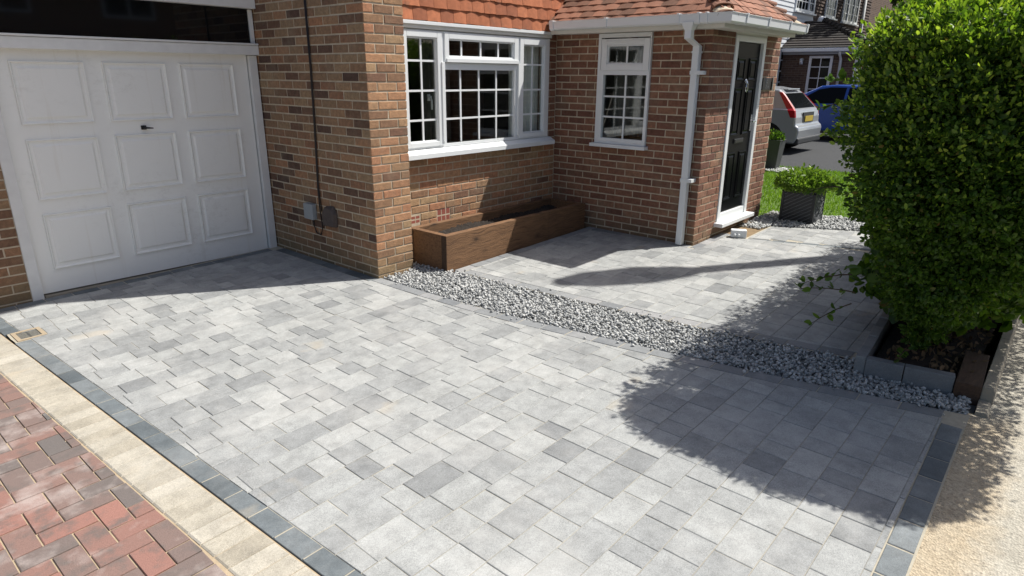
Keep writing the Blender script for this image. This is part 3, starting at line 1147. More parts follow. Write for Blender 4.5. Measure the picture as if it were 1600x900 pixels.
TB = Ts(0.19)
win = ring_frame(TB, (0.49, 2.655, 0.967, 2.022), (0.545, 2.605, 1.0, 1.985), -0.06, -0.001)
win.box(1.0, 1.05, -0.06, -0.001, 1.0, 1.985)
win.box(2.095, 2.145, -0.06, -0.001, 1.0, 1.985)
win.box(1.05, 2.095, -0.06, -0.001, 1.715, 1.745)
bw = win.build('bay_window', 'white', house, bevel=0.003)
light_unit(TB, bw, (0.535, 1.012, 0.985, 2.01), (0.59, 0.952, 1.03, 1.957), [0.771], [1.757, 1.495, 1.23])
light_unit(TB, bw, (1.046, 2.110, 1.748, 2.012), (1.102, 2.045, 1.798, 1.956), [1.289, 1.557, 1.817], [])
light_unit(TB, bw, (1.046, 2.10, 0.975, 1.735), (1.056, 2.062, 1.0, 1.682), [1.28, 1.54, 1.80], [1.492, 1.228], d=-0.012, sash=False)
ring_frame(TB, (1.04, 2.105, 0.985, 1.730), (1.056, 2.062, 1.0, 1.682), -0.05, -0.0005).build('fixed_frame', 'white', bw, bevel=0.003)
light_unit(TB, bw, (2.135, 2.615, 0.985, 2.01), (2.195, 2.555, 1.03, 1.945), [2.37], [1.746, 1.487, 1.228])
m = MB(TB)
m.box(0.995, 1.035, 0.0, 0.022, 1.02, 1.75)
m.box(2.10, 2.13, 0.0, 0.022, 1.02, 1.75)
m.box(1.06, 2.10, 0.0135, 0.026, 1.748, 1.785)
m.build('drip_rail', 'white', bw, bevel=0.003)
hd = MB(TB)
hd.box(0.905, 0.925, -0.10, -0.075, 1.40, 1.46)
hd.tube([(0.915, -0.075, 1.44), (0.915, -0.055, 1.44), (0.918, -0.05, 1.40), (0.918, -0.05, 1.32)], 0.009, 8)
hd.build('window_handle', 'white', bw, smooth=True)
m = MB()
m.loft([[(0.46, 0.262, 0.885), (0.46, 0.262, 0.966), (0.46, 0.186, 0.964), (0.46, 0.135, 0.935), (0.46, 0.118, 0.93), (0.46, 0.118, 0.885)],
        [(2.70, 0.262, 0.885), (2.70, 0.262, 0.966), (2.70, 0.186, 0.964), (2.70, 0.135, 0.935), (2.70, 0.118, 0.93), (2.70, 0.118, 0.885)]])
m.build('bay_sill', 'white', house, bevel=0.003)
MB(Ts(0.19)).box(0.41, 2.665, -0.05, 0.02, 2.026, 2.088).build('head_board', 'cream', house, bevel=0.003)
MB(Ts(0.19)).box(0.41, 2.672, 0.015, 0.035, 2.060, 2.09).build('head_trim', 'white', house, bevel=0.003)

TP = Tw(2.79)
pwn = ring_frame(TP, (0.363, 1.001, 0.930, 2.062), (0.40, 0.985, 0.955, 2.02), -0.06, -0.001)
pwn.box(0.40, 0.985, -0.06, -0.001, 1.652, 1.70)
po = pwn.build('porch_window', 'white', house, bevel=0.003)
light_unit(TP, po, (0.412, 0.990, 1.692, 2.008), (0.482, 0.923, 1.757, 1.945), [0.715], [])
ring_frame(TP, (0.395, 0.990, 0.952, 1.69), (0.443, 0.968, 0.99, 1.648), -0.05, 0.001).build('fixed_frame', 'white', po, bevel=0.003)
light_unit(TP, po, None, (0.443, 0.968, 0.99, 1.648), [0.710], [1.427, 1.214], d=-0.012, sash=False)
MB(TP).box(0.46, 0.90, 0.013, 0.02, 1.970, 1.988).build('vent_strip', 'white', po, bevel=0.002)
MB(Tw(2.82)).box(0.335, 1.03, -0.02, 0.085, 0.893, 0.929).build('porch_sill', 'white', house, bevel=0.004)

# rooms behind the panes
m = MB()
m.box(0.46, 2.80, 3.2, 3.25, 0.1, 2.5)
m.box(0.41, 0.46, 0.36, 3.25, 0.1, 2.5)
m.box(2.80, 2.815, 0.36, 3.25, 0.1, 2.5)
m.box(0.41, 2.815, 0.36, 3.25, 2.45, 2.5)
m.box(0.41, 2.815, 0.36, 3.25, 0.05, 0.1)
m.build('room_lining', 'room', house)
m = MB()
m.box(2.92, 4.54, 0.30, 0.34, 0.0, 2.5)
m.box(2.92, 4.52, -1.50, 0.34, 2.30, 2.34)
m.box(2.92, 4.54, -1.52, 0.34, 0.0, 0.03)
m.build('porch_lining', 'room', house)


def drape(name, x0, x1, y, z0, z1, mat, folds, amp, along='x', parent=None):
    n = folds * 8
    V, F = [], []
    for i in range(n + 1):
        t = i / n
        o = amp * math.sin(t * folds * 2 * math.pi) + amp * 0.4 * math.sin(t * folds * 4.7 + 1)
        a = x0 + (x1 - x0) * t
        for z in (z0, z1):
            V.append((a, y + o, z) if along == 'x' else (y + o, a, z))
    for i in range(n):
        F.append((2 * i, 2 * i + 2, 2 * i + 3, 2 * i + 1))
    return np_mesh(name, V, F, mat, parent)


tag(drape('net_curtain', 2.14, 2.64, 0.335, 0.97, 2.0, 'curtain', 7, 0.018), 'pale net curtain behind right casement of bay window', 'curtain')
tag(drape('dark_curtain', 1.02, 1.30, 0.46, 0.97, 2.0, 'drape', 4, 0.02), 'dark curtain gathered behind middle light of bay window', 'curtain')
tag(drape('dark_curtain', -0.95, -0.42, 3.05, 1.0, 2.0, 'drape', 8, 0.02, 'y'), 'dark pleated curtain behind porch side window', 'curtain')

# ---- front door
TD = Ts(YP)
fm = MB(TD)
fm.box(3.348, 3.420, -0.07, 0.012, 0.12, 2.045)
fm.box(4.095, 4.162, -0.07, 0.012, 0.12, 2.045)
fm.box(3.420, 4.095, -0.07, 0.012, 1.985, 2.045)
fm.box(3.420, 4.095, -0.07, 0.004, 0.12, 0.20)
fm.build('door_frame', 'white', house, bevel=0.004)
MB(TD).box(3.30, 4.20, -0.05, 0.10, 0.075, 0.118).build('door_sill', 'white', house, bevel=0.005)
MB(TD).box(3.36, 4.15, -0.05, -0.01, -0.1, 0.073).build('door_plinth', 'soil', house)
dl = MB(TD).box(3.424, 4.091, -0.06, -0.022, 0.204, 1.982).build('front_door', 'black', house, bevel=0.003)
for (a0, a1, z0, z1) in ((3.50, 3.70, 1.03, 1.53), (3.81, 4.01, 1.03, 1.53), (3.50, 3.70, 0.33, 0.85), (3.81, 4.01, 0.33, 0.85), (3.50, 3.70, 1.60, 1.83), (3.81, 4.01, 1.60, 1.83)):
    m = MB(TD)

    def rg(i, d):
        return [(a0 + i, d, z0 + i), (a1 - i, d, z0 + i), (a1 - i, d, z1 - i), (a0 + i, d, z1 - i)]
    m.loft([rg(0, -0.024), rg(0.004, -0.010), rg(0.014, -0.010), rg(0.03, -0.019), rg(0.05, -0.011), rg(0.06, -0.011)])
    m.build('raised_panel', 'black', dl, bevel=0.002)
lb = MB(TD).box(3.63, 3.88, -0.022, -0.010, 0.945, 0.995).build('letterbox', 'blackmetal', dl, bevel=0.004)
MB(TD).box(3.645, 3.865, -0.010, -0.006, 0.953, 0.987)  .build('flap', 'blackmetal', lb, bevel=0.003)
kn = MB(TD)
kn.tube([(3.755, -0.022, 1.60), (3.755, -0.004, 1.60)], 0.022, 10)
kn.tube([(3.755, -0.002, 1.60), (3.73, 0.004, 1.56), (3.735, 0.006, 1.50), (3.755, 0.006, 1.485), (3.775, 0.006, 1.50), (3.78, 0.004, 1.56), (3.755, -0.002, 1.60)], 0.009, 8)
kn.build('knocker', 'chrome', dl, smooth=True)
hn = MB(TD)
hn.box(4.03, 4.065, -0.022, -0.012, 1.06, 1.24)
hn.tube([(4.048, -0.012, 1.17), (4.048, 0.035, 1.17), (3.95, 0.038, 1.17)], 0.010, 8)
hn.build('lever_handle', 'chrome', dl, bevel=0.002)
npl = MB(TD).box(4.185, 4.43, 0.004, 0.016, 1.50, 1.63).build('number_plate', 'blackmetal', house, bevel=0.003)
m = MB(TD)
for i in range(9):
    a, z = 4.25 + 0.10 * random.random(), 1.525 + 0.085 * random.random()
    m.tube([(a, 0.0165, z), (a, 0.0185, z)], random.uniform(0.006, 0.013), 7)
m.build('plate_motif', 'planter_light', npl)
MB(TD).box(4.45, 4.468, 0.003, 0.03, 1.49, 1.645).build('bell_push', 'chrome', house, bevel=0.004)

# ---- eaves, gutter, downpipe
EX, EY, EE, EZ = 2.62, -1.83, 4.50, 2.062
m = MB()
m.box(EX, EX + 0.018, EY, 0.16, EZ, 2.15)
m.box(EX + 0.02, EE - 0.02, EY, EY + 0.018, EZ, 2.15)
m.box(EE - 0.018, EE, EY, 0.16, EZ, 2.15)
m.build('fascia', 'cream', house, bevel=0.002)
m = MB()
m.box(EX + 0.019, XP - 0.002, EY + 0.02, 0.16, EZ + 0.004, EZ + 0.014)
m.box(XP + 0.0, EE - 0.02, EY + 0.02, YP - 0.002, EZ + 0.004, EZ + 0.014)
m.build('soffit', 'cream', house)
m = MB()
m.box(3.345, 4.165, YP - 0.012, YP + 0.05, 2.047, EZ + 0.004)
m.build('door_head', 'cream', house)


def chan(rail, o):
    """square gutter section swept along rail; o = outward direction at each point"""
    prof = [(0.0, 0.075), (0.0, 0.0), (0.012, -0.008), (0.085, -0.008), (0.10, 0.004), (0.106, 0.07), (0.112, 0.074), (0.112, 0.078), (0.100, 0.078), (0.094, 0.010), (0.082, 0.0), (0.014, 0.0), (0.006, 0.006), (0.006, 0.075)]
    return [[(p[0] + d[0] * a, p[1] + d[1] * a, p[2] + b) for a, b in prof] for p, d in zip(rail, o)]


gz0 = 2.108
gx, gy = EX - 0.004, EY - 0.004
m = MB()
m.loft(chan([(gx, 0.08, gz0), (gx, gy, gz0), (4.545, gy, gz0)], [(-1, 0), (-1, -1), (0, -1)]))
gut = m.build('gutter', 'white', house, smooth=False)


def gband(parent, p, d, w, name):
    q = (d[1], -d[0])
    prof = [(0.0, 0.082), (0.0, -0.012), (0.09, -0.014), (0.108, 0.002), (0.117, 0.078), (0.117, 0.086), (0.108, 0.086)]
    m = MB()
    rr = []
    for s in (-w / 2, w / 2):
        rr.append([(p[0] + q[0] * s + d[0] * a, p[1] + q[1] * s + d[1] * a, gz0 + b) for a, b in prof])
    m.loft(rr)
    m.build(name, 'white', parent, bevel=0.002)


for y in (-0.62,):
    gband(gut, (gx, y), (-1, 0), 0.03, 'gutter_bracket')
for x in (2.85, 3.4, 4.0):
    gband(gut, (x, gy), (0, -1), 0.03, 'gutter_bracket')
gband(gut, (gx, 0.065), (-1, 0), 0.05, 'gutter_end')
gband(gut, (4.535, gy), (0, -1), 0.04, 'gutter_end')
gband(gut, (gx, -1.42), (-1, 0), 0.025, 'gutter_union')
gband(gut, (gx, -1.62), (-1, 0), 0.025, 'gutter_union')
gband(gut, (gx, -1.70), (-1, 0), 0.02, 'gutter_union')
m = MB()


def sq(x, y, z, h=0.034):
    return [(x - h, y - h, z), (x + h, y - h, z), (x + h, y + h, z), (x - h, y + h, z)]


xo, yo = gx - 0.055, -1.52
m.loft([sq(xo, yo, 2.118, 0.062), sq(xo, yo, 2.085, 0.052), sq(xo, yo, 2.045), sq(xo, yo, 1.975), sq(2.756, yo, 1.915), sq(2.756, yo, 1.86), sq(2.756, yo, 0.9), sq(2.756, yo, gz(2.76) + 0.006)])
dp = m.build('downpipe', 'white', house, bevel=0.006)
for z in (1.675, 0.635):
    MB().box(2.716, 2.822, yo - 0.085, yo + 0.040, z - 0.018, z + 0.018).build('pipe_bracket', 'white', dp, bevel=0.003)
MB().box(2.717, 2.795, yo - 0.039, yo + 0.039, 1.852, 1.872).build('pipe_socket', 'white', dp, bevel=0.002)

# ---- tile hanging above the bay window
hung = MB(Ts(0.20)).box(0.41, 3.2, -0.06, -0.012, 2.092, 3.2).build('tile_hanging', 'mortar', house)


def tile_mesh(name, w, h, t, mat, seed):
    q = random.Random(seed)
    V = []
    n = 4
    cam_ = 0.004
    for (y, zz) in ((0, 0), (0, t), (h, t), (h, 0)):
        for i in range(n):
            a = -w / 2 + w * i / (n - 1)
            V.append((a, y + (q.uniform(-0.004, 0.004) if y == 0 else 0), zz + cam_ * (1 - (2 * i / (n - 1) - 1) ** 2)))
    F = []
    for r in range(4):
        s2 = (r + 1) % 4
        for i in range(n - 1):
            F.append((r * n + i, r * n + i + 1, s2 * n + i + 1, s2 * n + i))
    F.append(tuple(r * n for r in range(4)))
    F.append(tuple(r * n + n - 1 for r in (3, 2, 1, 0)))
    me = bpy.data.meshes.new(name)
    me.from_pydata(V, [], F)
    me.materials.append(M[mat])
    return me


HT = [tile_mesh('hanging_tile', 0.163, 0.15, 0.013, 'tile_hung', i) for i in range(6)]
for r in range(6):
    zb = 2.092 + 0.115 * r
    a = 0.41 + (0.082 if r % 2 else 0.0) + 0.0825
    a -= 0.082 if r % 2 else 0.0
    first = True
    x = 0.412 + (0.0 if r % 2 else 0.0825)
    xs = []
    if r % 2 == 0:
        xs.append((0.412 + 0.041, 0.5))
    while x < 2.66 + (r * 0.115) * 0.9 - 0.04:
        xs.append((x + 0.0825, 1.0))
        x += 0.165
    for (cx, sc) in xs:
        o = bpy.data.objects.new('hanging_tile', random.choice(HT))
        # local y runs up the wall, local z out of it
        o.rotation_euler = (rad(90) - rad(5.5), random.gauss(0, 0.004), random.gauss(0, 0.006))
        o.scale = (sc * random.uniform(0.985, 1.005), 1, 1)
        o.location = (cx, 0.171 + random.uniform(-0.002, 0.002), zb + random.uniform(-0.002, 0.002))
        put(o, hung)

# ---- porch roof
RX0, RY0, RX1, RZ = 2.60, -1.85, 4.53, 2.155
TAN = math.tan(rad(40))
hx = (RX1 - RX0) / 2
rid = RZ + hx * TAN
m = MB()
m.add([(RX0, RY0, RZ), (RX1, RY0, RZ), (RX1, 0.24, RZ), (RX0, 0.24, RZ), (RX0 + hx, RY0 + hx, rid), (RX0 + hx, 0.24, rid)],
      [(0, 1, 4), (1, 2, 5, 4), (2, 3, 5), (3, 0, 4, 5), (0, 3, 2, 1)])
proof = m.build('porch_roof', 'tile_dark', house)
RT = [tile_mesh('roof_tile', 0.162, 0.155, 0.013, 'tile_roof', 20 + i) for i in range(6)]
ct, st = math.cos(rad(40)), math.sin(rad(40))


def roof_tile(face, a, s, sc):
    """a along the eave, s up the slope"""
    o = bpy.data.objects.new('roof_tile', random.choice(RT))
    lift = 0.022
    if face == 'S':
        loc = (a, RY0 - 0.035 + s * ct - lift * st, RZ - 0.025 + s * st + lift * ct)
        base = Matrix(((1, 0, 0), (0, ct, -st), (0, st, ct)))
    elif face == 'W':
        loc = (RX0 - 0.035 + s * ct - lift * st, a, RZ - 0.025 + s * st + lift * ct)
        base = Matrix(((0, ct, -st), (-1, 0, 0), (0, st, ct)))
    j = Matrix.Rotation(rad(-4.0) + random.gauss(0, 0.012), 3, 'X') @ Matrix.Rotation(random.gauss(0, 0.012), 3, 'Y') @ Matrix.Rotation(random.gauss(0, 0.012), 3, 'Z')
    mt = (base @ j).to_4x4()
    mt = Matrix.Translation(loc) @ mt @ Matrix.Diagonal((sc, 1, 1, 1))
    o.matrix_basis = mt
    put(o, proof)


for r in range(9):
    s = 0.10 * r
    run = s * ct
    # west slope: from the hip up to the house wall
    a = 0.20 - (0.08 if r % 2 else 0.0)
    lim = RY0 - 0.02 + run + 0.03
    lim_hi = 0.165
    while a > lim:
        lo = max(a - 0.165, lim)
        hi = min(a, lim_hi)
        if hi - lo > 0.03:
            roof_tile('W', (lo + hi) / 2, s, (hi - lo) / 0.165)
        a -= 0.165
    a = RX0 - 0.02 + run + 0.03
    lim = RX1 + 0.02 - run - 0.03
    a0 = a
    a += -0.08 if r % 2 else 0
    while a < lim:
        lo, hi = max(a, a0), min(a + 0.165, lim)
        if hi - lo > 0.03:
            roof_tile('S', (lo + hi) / 2, s, (hi - lo) / 0.165)
        a += 0.165


def bonnets(x, sx, name):
    for r in range(9):
        s = 0.112 * r
        p0 = Vector((x + sx * s * ct, RY0 - 0.02 + s * ct, RZ + 0.005 + s * st))
        d = Vector((sx * ct, ct, st)).normalized()
        side = d.cross(Vector((0, 0, 1))).normalized()
        up = side.cross(d)
        m = MB()
        rr = []
        for (t, w, h) in ((0.0, 0.10, 0.055), (0.15, 0.08, 0.04)):
            for off in (0.0, 0.014):
                pass
            ring = []
            for i in range(9):
                g = math.pi * i / 8
                ring.append(p0 + d * t + side * (w * math.cos(g)) + up * (h * math.sin(g) - 0.035 + 0.03 * (1 - t / 0.15)))
            for i in range(8, -1, -1):
                g = math.pi * i / 8
                ring.append(p0 + d * t + side * ((w - 0.014) * math.cos(g)) + up * ((h - 0.014) * math.sin(g) - 0.035 + 0.03 * (1 - t / 0.15)))
            rr.append([tuple(q) for q in ring])
        m.loft(rr)
        m.build(name, 'tile_roof', proof, smooth=False)


bonnets(RX0 - 0.02, 1, 'hip_tile')
bonnets(RX1 + 0.02, -1, 'hip_tile')
for x, sx in ((RX0, 1), (RX1, -1)):
    m = MB()
    d = Vector((sx, 1, 0)).normalized()
    side = Vector((d.y, -d.x, 0))
    ring0, ring1 = [], []
    for i in range(9):
        g = math.pi * i / 8
        for rg_, off in ((ring0, 0.0), (ring1, 0.12)):
            p = Vector((x, RY0, RZ - 0.01)) + d * (off - 0.005) + side * 0.10 * math.cos(g) + Vector((0, 0, 0.07 * math.sin(g) + off * 0.4))
            rg_.append(tuple(p))
    m.loft([ring0, ring1])
    m.build('hip_mortar', 'mortar', proof)

# ------------------------------------------------------------------ timber planter under the bay window
PX0, PX1, PY0, PY1, PT = 0.535, 2.735, -0.322, 0.205, 0.245
pl = thing('timber_planter', 'long brown timber sleeper planter filled with soil under bay window', 'planter', (1.6, -0.1, gz(1.6)))
th = 0.068


def plank(name, x0, x1, y0, y1, z1=PT, mat='wood'):
    m = MB()
    m.loft([[(x0, y0, gz(x0) - 0.03), (x0, y1, gz(x0) - 0.03), (x0, y1, z1), (x0, y0, z1)], [(x1, y0, gz(x1) - 0.03), (x1, y1, gz(x1) - 0.03), (x1, y1, z1), (x1, y0, z1)]])
    return m.build(name, mat, pl, bevel=0.004)


for (x0, x1) in ((PX0, 0.5 * (PX0 + PX1) + 0.42), (0.5 * (PX0 + PX1) + 0.423, PX1)):
    plank('front_board', x0, x1, PY0, PY0 + th, PT + (0.0 if x0 < 1 else -0.002))
plank('back_board', PX0, PX1, PY1 - th, PY1)
plank('end_board', PX0 + 0.004, PX0 + th, PY0 + th + 0.002, PY1 - th - 0.002, PT - 0.002)
plank('end_board', PX1 - th, PX1 - 0.004, PY0 + th + 0.002, PY1 - th - 0.002, PT - 0.002)
for y0 in (PY0 + 0.003, PY1 - th + 0.003):
    MB().box(PX0 - 0.0015, PX0 + 0.006, y0, y0 + th - 0.006, gz(PX0) - 0.02, PT - 0.006).build('end_grain', 'wood_end', pl)
nx, ny = 150, 26
gx_ = np.linspace(PX0 + th, PX1 - th, nx)
gy_ = np.linspace(PY0 + th, PY1 - th, ny)
V = [(x, y, 0.165 + 0.030 * (rng.random() - 0.5) + 0.018 * math.sin(x * 9) * math.cos(y * 17)) for x in gx_ for y in gy_]
F = [(i * ny + j, (i + 1) * ny + j, (i + 1) * ny + j + 1, i * ny + j + 1) for i in range(nx - 1) for j in range(ny - 1)]
np_mesh('soil', V, F, 'soil', pl)

# ------------------------------------------------------------------ gully, offcut
gl = thing('gully_grate', 'small dark drain grate in a pale frame set in the charcoal border', 'drain', (-2.41, 0.905, gz(-2.41)))


def flat(m, x0, x1, y0, y1, z0, z1):
    return m.loft([[(x0, y0, gz(x0) + z0), (x1, y0, gz(x1) + z0), (x1, y1, gz(x1) + z0), (x0, y1, gz(x0) + z0)], [(x0, y0, gz(x0) + z1), (x1, y0, gz(x1) + z1), (x1, y1, gz(x1) + z1), (x0, y1, gz(x0) + z1)]])


m = MB()
for (a, b, c, d) in ((-2.50, -2.325, 0.985, 1.012), (-2.50, -2.325, 0.80, 0.827), (-2.50, -2.475, 0.827, 0.985), (-2.35, -2.325, 0.827, 0.985)):
    flat(m, a, b, c, d, -0.03, 0.002)
m.build('frame', 'gullyframe', gl)
flat(MB(), -2.475, -2.35, 0.827, 0.985, -0.05, -0.028).build('sump', 'void', gl)
for i in range(7):
    y = 0.832 + i * 0.0225
    flat(MB(), -2.474, -2.351, y, y + 0.012, -0.02, -0.002).build('grate_bar', 'iron', gl)
flat(MB(), -2.418, -2.406, 0.828, 0.984, -0.022, -0.004).build('cross_bar', 'iron', gl)

wb = thing('plastic_offcut', 'small white plastic box lying on the path before the door', 'box', (3.44, -1.88, gz(3.44)))
m = MB()
m.loft([[(x, y, gz(3.4) + z) for x, y in ((3.385, -1.81), (3.46, -1.955), (3.54, -1.915), (3.465, -1.77))] for z in (0.001, 0.085)])
m.build('body', 'white', wb, bevel=0.006)
m = MB()
for t in (0.25, 0.5):
    px, py = 3.385 + 0.075 * t - 0.004, -1.81 - 0.145 * t
    m.tube([(px, py, gz(3.4) + 0.035), (px - 0.018, py - 0.009, gz(3.4) + 0.035)], 0.016, 10)
m.build('spout', 'white', wb, smooth=True)

# ------------------------------------------------------------------ hedge bed
kb = thing('hedge_bed_edging', 'upright grey kerb blocks edging the hedge bed beside the gravel', 'edging', (1.0, -4.0, gz(1)))


def eblock(x0, y0, x1, y1, w, h):
    d = Vector((x1 - x0, y1 - y0, 0))
    n = Vector((-d.y, d.x, 0)).normalized() * w
    p = [(x0, y0), (x1, y1), (x1 + n.x, y1 + n.y), (x0 + n.x, y0 + n.y)]
    MB().loft([[(x, y, gz(x) - 0.05) for x, y in p], [(x, y, gz(x) + h) for x, y in p]]).build('kerb_block', 'strip', kb, bevel=0.004)


eblock(0.775, -3.983, 0.755, -3.785, -0.06, 0.105)
eblock(0.815, -4.235, 0.777, -3.988, -0.06, 0.105)
x, y = 0.765, -3.782
for i in range(9):
    eblock(x, y + 0.06 + 0.0, x + 0.197, y + 0.060 + 0.012, -0.06, 0.105 - 0.004 * (i % 2))
    x += 0.2
    y += 0.012
bd = thing('timber_edge_board', 'dark brown timber board lying along the kerb of the hedge bed', 'board', (0.85, -4.3, gz(0.85)))
m = MB()
m.loft([[(0.815, -4.365, gz(.8) - 0.05), (0.80, -4.24, gz(.8) - 0.05), (0.80, -4.24, gz(.8) + 0.085), (0.815, -4.365, gz(.8) + 0.085)], [(1.35, -4.345, gz(1.3) - 0.05), (1.35, -4.22, gz(1.3) - 0.05), (1.35, -4.22, gz(1.3) + 0.085), (1.35, -4.345, gz(1.3) + 0.085)]])
m.build('plank', 'wood_brown', bd, bevel=0.004)
sheet('hedge_soil', [(0.80, -3.80), (0.84, -4.30), (6.5, -4.34), (6.5, -3.55)], 'soil', 0.03)
kerb = sheet('kerb', [(0.80, -4.372), (7.5, -4.352), (7.5, -4.42), (0.80, -4.44)], 'concrete', -0.04)
x = 0.64
for i in range(8):
    L = 0.18 if i == 0 else 0.90
    yc = -4.40 + 0.004 * x
    hh = 0.010 if i == 0 else 0.085
    m = MB()
    m.loft([[(x + 0.004, yc - 0.032, gz(x) - 0.06), (x + 0.004, yc + 0.032, gz(x) - 0.06), (x + 0.004, yc + 0.030, gz(x) + hh), (x + 0.004, yc - 0.022, gz(x) + hh), (x + 0.004, yc - 0.032, gz(x) + hh - 0.02)],
            [(x + L, yc - 0.030, gz(x + L) - 0.06), (x + L, yc + 0.034, gz(x + L) - 0.06), (x + L, yc + 0.033, gz(x + L) + hh), (x + L, yc - 0.019, gz(x + L) + hh), (x + L, yc - 0.029, gz(x + L) + hh - 0.02)]])
    m.build('kerb_stone', 'concrete', kerb, bevel=0.004)
    x += L


# ------------------------------------------------------------------ foliage
def leaves(name, P, N, size, mat, parent=None, wid=0.42, droop=0.25, spread=0.9):
    """P points, N outward directions: one folded leaf at each"""
    n = len(P)
    P = np.asarray(P, float)
    D = np.asarray(N, float) + rng.normal(size=(n, 3)) * spread
    D[:, 2] -= droop * rng.random(n)
    D /= np.linalg.norm(D, axis=1)[:, None] + 1e-9
    R = rng.normal(size=(n, 3))
    Sd = np.cross(D, R)
    Sd /= np.linalg.norm(Sd, axis=1)[:, None] + 1e-9
    U = np.cross(Sd, D)
    L = (size * rng.uniform(0.5, 1.35, n))[:, None]
    w = L * wid * 0.5
    f = L * rng.uniform(0.02, 0.16, n)[:, None]
    q = np.stack([P, P + D * L * 0.32 + Sd * w + U * f, P + D * L * 0.72 + Sd * w * 0.8 + U * f, P + D * L, P + D * L * 0.72 - Sd * w * 0.8 + U * f, P + D * L * 0.32 - Sd * w + U * f], 1)
    V = q.reshape(-1, 3)
    b = np.arange(n)[:, None] * 6
    F = np.concatenate([b + np.array([[0, 1, 2, 3]]), b + np.array([[0, 3, 4, 5]])], 0)
    return np_mesh(name, V, F, mat, parent)


def wob(p, s, seed):
    a = p * s + seed
    return (np.sin(a[:, 0] * 1.7 + a[:, 2]) + np.sin(a[:, 1] * 2.3 - a[:, 2] * 1.3) + np.sin(a[:, 2] * 2.9 + a[:, 0] * 0.7)) / 3


HZ = [0.0, 0.16, 0.30, 0.45, 0.65, 0.85, 1.1, 1.4, 1.7, 1.92, 2.06, 2.16]
H_W = [1.12, 1.05, 0.95, 0.82, 0.66, 0.52, 0.38, 0.30, 0.27, 0.30, 0.42, 0.75]       # west face
H_N = [-3.98, -3.93, -3.86, -3.79, -3.70, -3.62, -3.54, -3.50, -3.48, -3.48, -3.54, -3.70]  # north face
H_S = [-4.05, -4.08, -4.12, -4.20, -4.45, -4.70, -4.90, -5.05, -5.10, -5.08, -5.0, -4.85]
H_E = 4.9


def hedge_points(n, inset, west_bias=0.5):
    """points in the skin of the hedge"""
    P, N = [], []
    z = rng.uniform(0.12, 2.16, n)
    xw, yn, ys = np.interp(z, HZ, H_W), np.interp(z, HZ, H_N), np.interp(z, HZ, H_S)
    r = rng.random(n)
    # west end cap with rounded corners, then long sides
    t = rng.random(n)
    hw = (yn - ys) / 2
    yc = (yn + ys) / 2
    ex = 3.2
    sy = 2 * t - 1
    cx = (1 - np.abs(sy) ** ex) ** (1 / ex)
    capd = 0.55
    X = xw + capd - cx * capd
    Y = yc + sy * hw
    NX, NY = -cx ** (ex - 1) - 0.02, np.sign(sy) * np.abs(sy) ** (ex - 1)
    side = r > west_bias
    X = np.where(side, xw + capd + rng.random(n) ** 1.3 * (H_E - xw - capd), X)
    sg = np.where(rng.random(n) < 0.6, 1.0, -1.0)
    Y = np.where(side, yc + sg * hw, Y)
    NX = np.where(side, 0.0, NX)
    NY = np.where(side, sg, NY)
    NZ = np.interp(z, [0, 0.9, 1.6, 1.9, 2.1], [-0.35, -0.1, 0.1, 0.6, 1.3])
    N = np.stack([NX, NY, NZ], 1)
    N /= np.linalg.norm(N, axis=1)[:, None]
    P = np.stack([X, Y, z + gz(X)], 1)
    dep = rng.uniform(0, 1, n) ** 1.5 * inset
    P = P - N * dep[:, None] + N * (0.075 * wob(P, 5.0, 1.3) + 0.06 * wob(P, 16.0, 4.1) + 0.03 * wob(P, 31.0, 2.2))[:, None]
    return P, N


def hedge_top(n):
    X = 0.52 + rng.random(n) ** 1.1 * (H_E - 0.52)
    Y = rng.uniform(-4.98, -3.58, n)
    P = np.stack([X, Y, 2.14 + gz(X) - 0.10 * np.abs((Y + 4.27) / 0.75) ** 4 - 0.12 * np.clip(1.0 - X, 0, 1)], 1)
    N = np.tile(np.array([0, 0, 1.0]), (n, 1))
    P[:, 2] += 0.05 * wob(P, 5.0, 2.0) + rng.uniform(-0.22, 0.03, n)
    return P, N


hedge = thing('privet_hedge', 'tall clipped green privet hedge at the pavement edge of the front path', 'hedge', (2.6, -4.05, gz(2.6)))
P1, N1 = hedge_points(120000, 0.26, 0.62)
o = leaves('foliage', P1, N1, 0.0275, 'leaf', hedge, wid=0.60)
o['kind'] = 'stuff'
P2, N2 = hedge_top(19000)
low = P1[:, 2] > 0.9
k = rng.random(len(P1)) < np.interp(P1[:, 2], [0.9, 1.5, 2.0], [0.006, 0.15, 0.6])
Pn = np.concatenate([P2[:12000], P1[low & k] + N1[low & k] * 0.03])
Nn = np.concatenate([N2[:12000], N1[low & k] + np.array([0, 0, 0.8])])
o = leaves('young_shoots', Pn, Nn, 0.029, 'leaf_new', hedge, wid=0.5, droop=0.0, spread=0.7)
o['kind'] = 'stuff'
o = leaves('top_foliage', P2[12000:], N2[12000:], 0.040, 'leaf', hedge, wid=0.6, droop=0.0)
o['kind'] = 'stuff'
# inner mass of shaded leaves and stems
P3, N3 = hedge_points(56000, 0.45, 0.35)
P3 = P3 - N3 * 0.24
o = leaves('inner_foliage', P3, N3, 0.075, 'leaf', hedge, wid=0.8)
o['kind'] = 'stuff'
for i in range(26):
    x = rng.uniform(1.45, 4.6) if i > 8 else rng.uniform(1.35, 1.7)
    y = rng.uniform(-4.12, -3.95)
    z = gz(x)
    pts = [(x, y, z - 0.05)]
    dx, dy = abs(rng.normal(0, 0.10)), rng.normal(0, 0.06)
    for j in range(1, 6):
        pts.append((x + dx * j * 0.5 + rng.normal(0, 0.02), y + dy * j * 0.5 + rng.normal(0, 0.02), z + 0.33 * j))
    MB().tube(pts, 0.016, 6, 0.006).build('stem', 'bark', hedge, smooth=True)
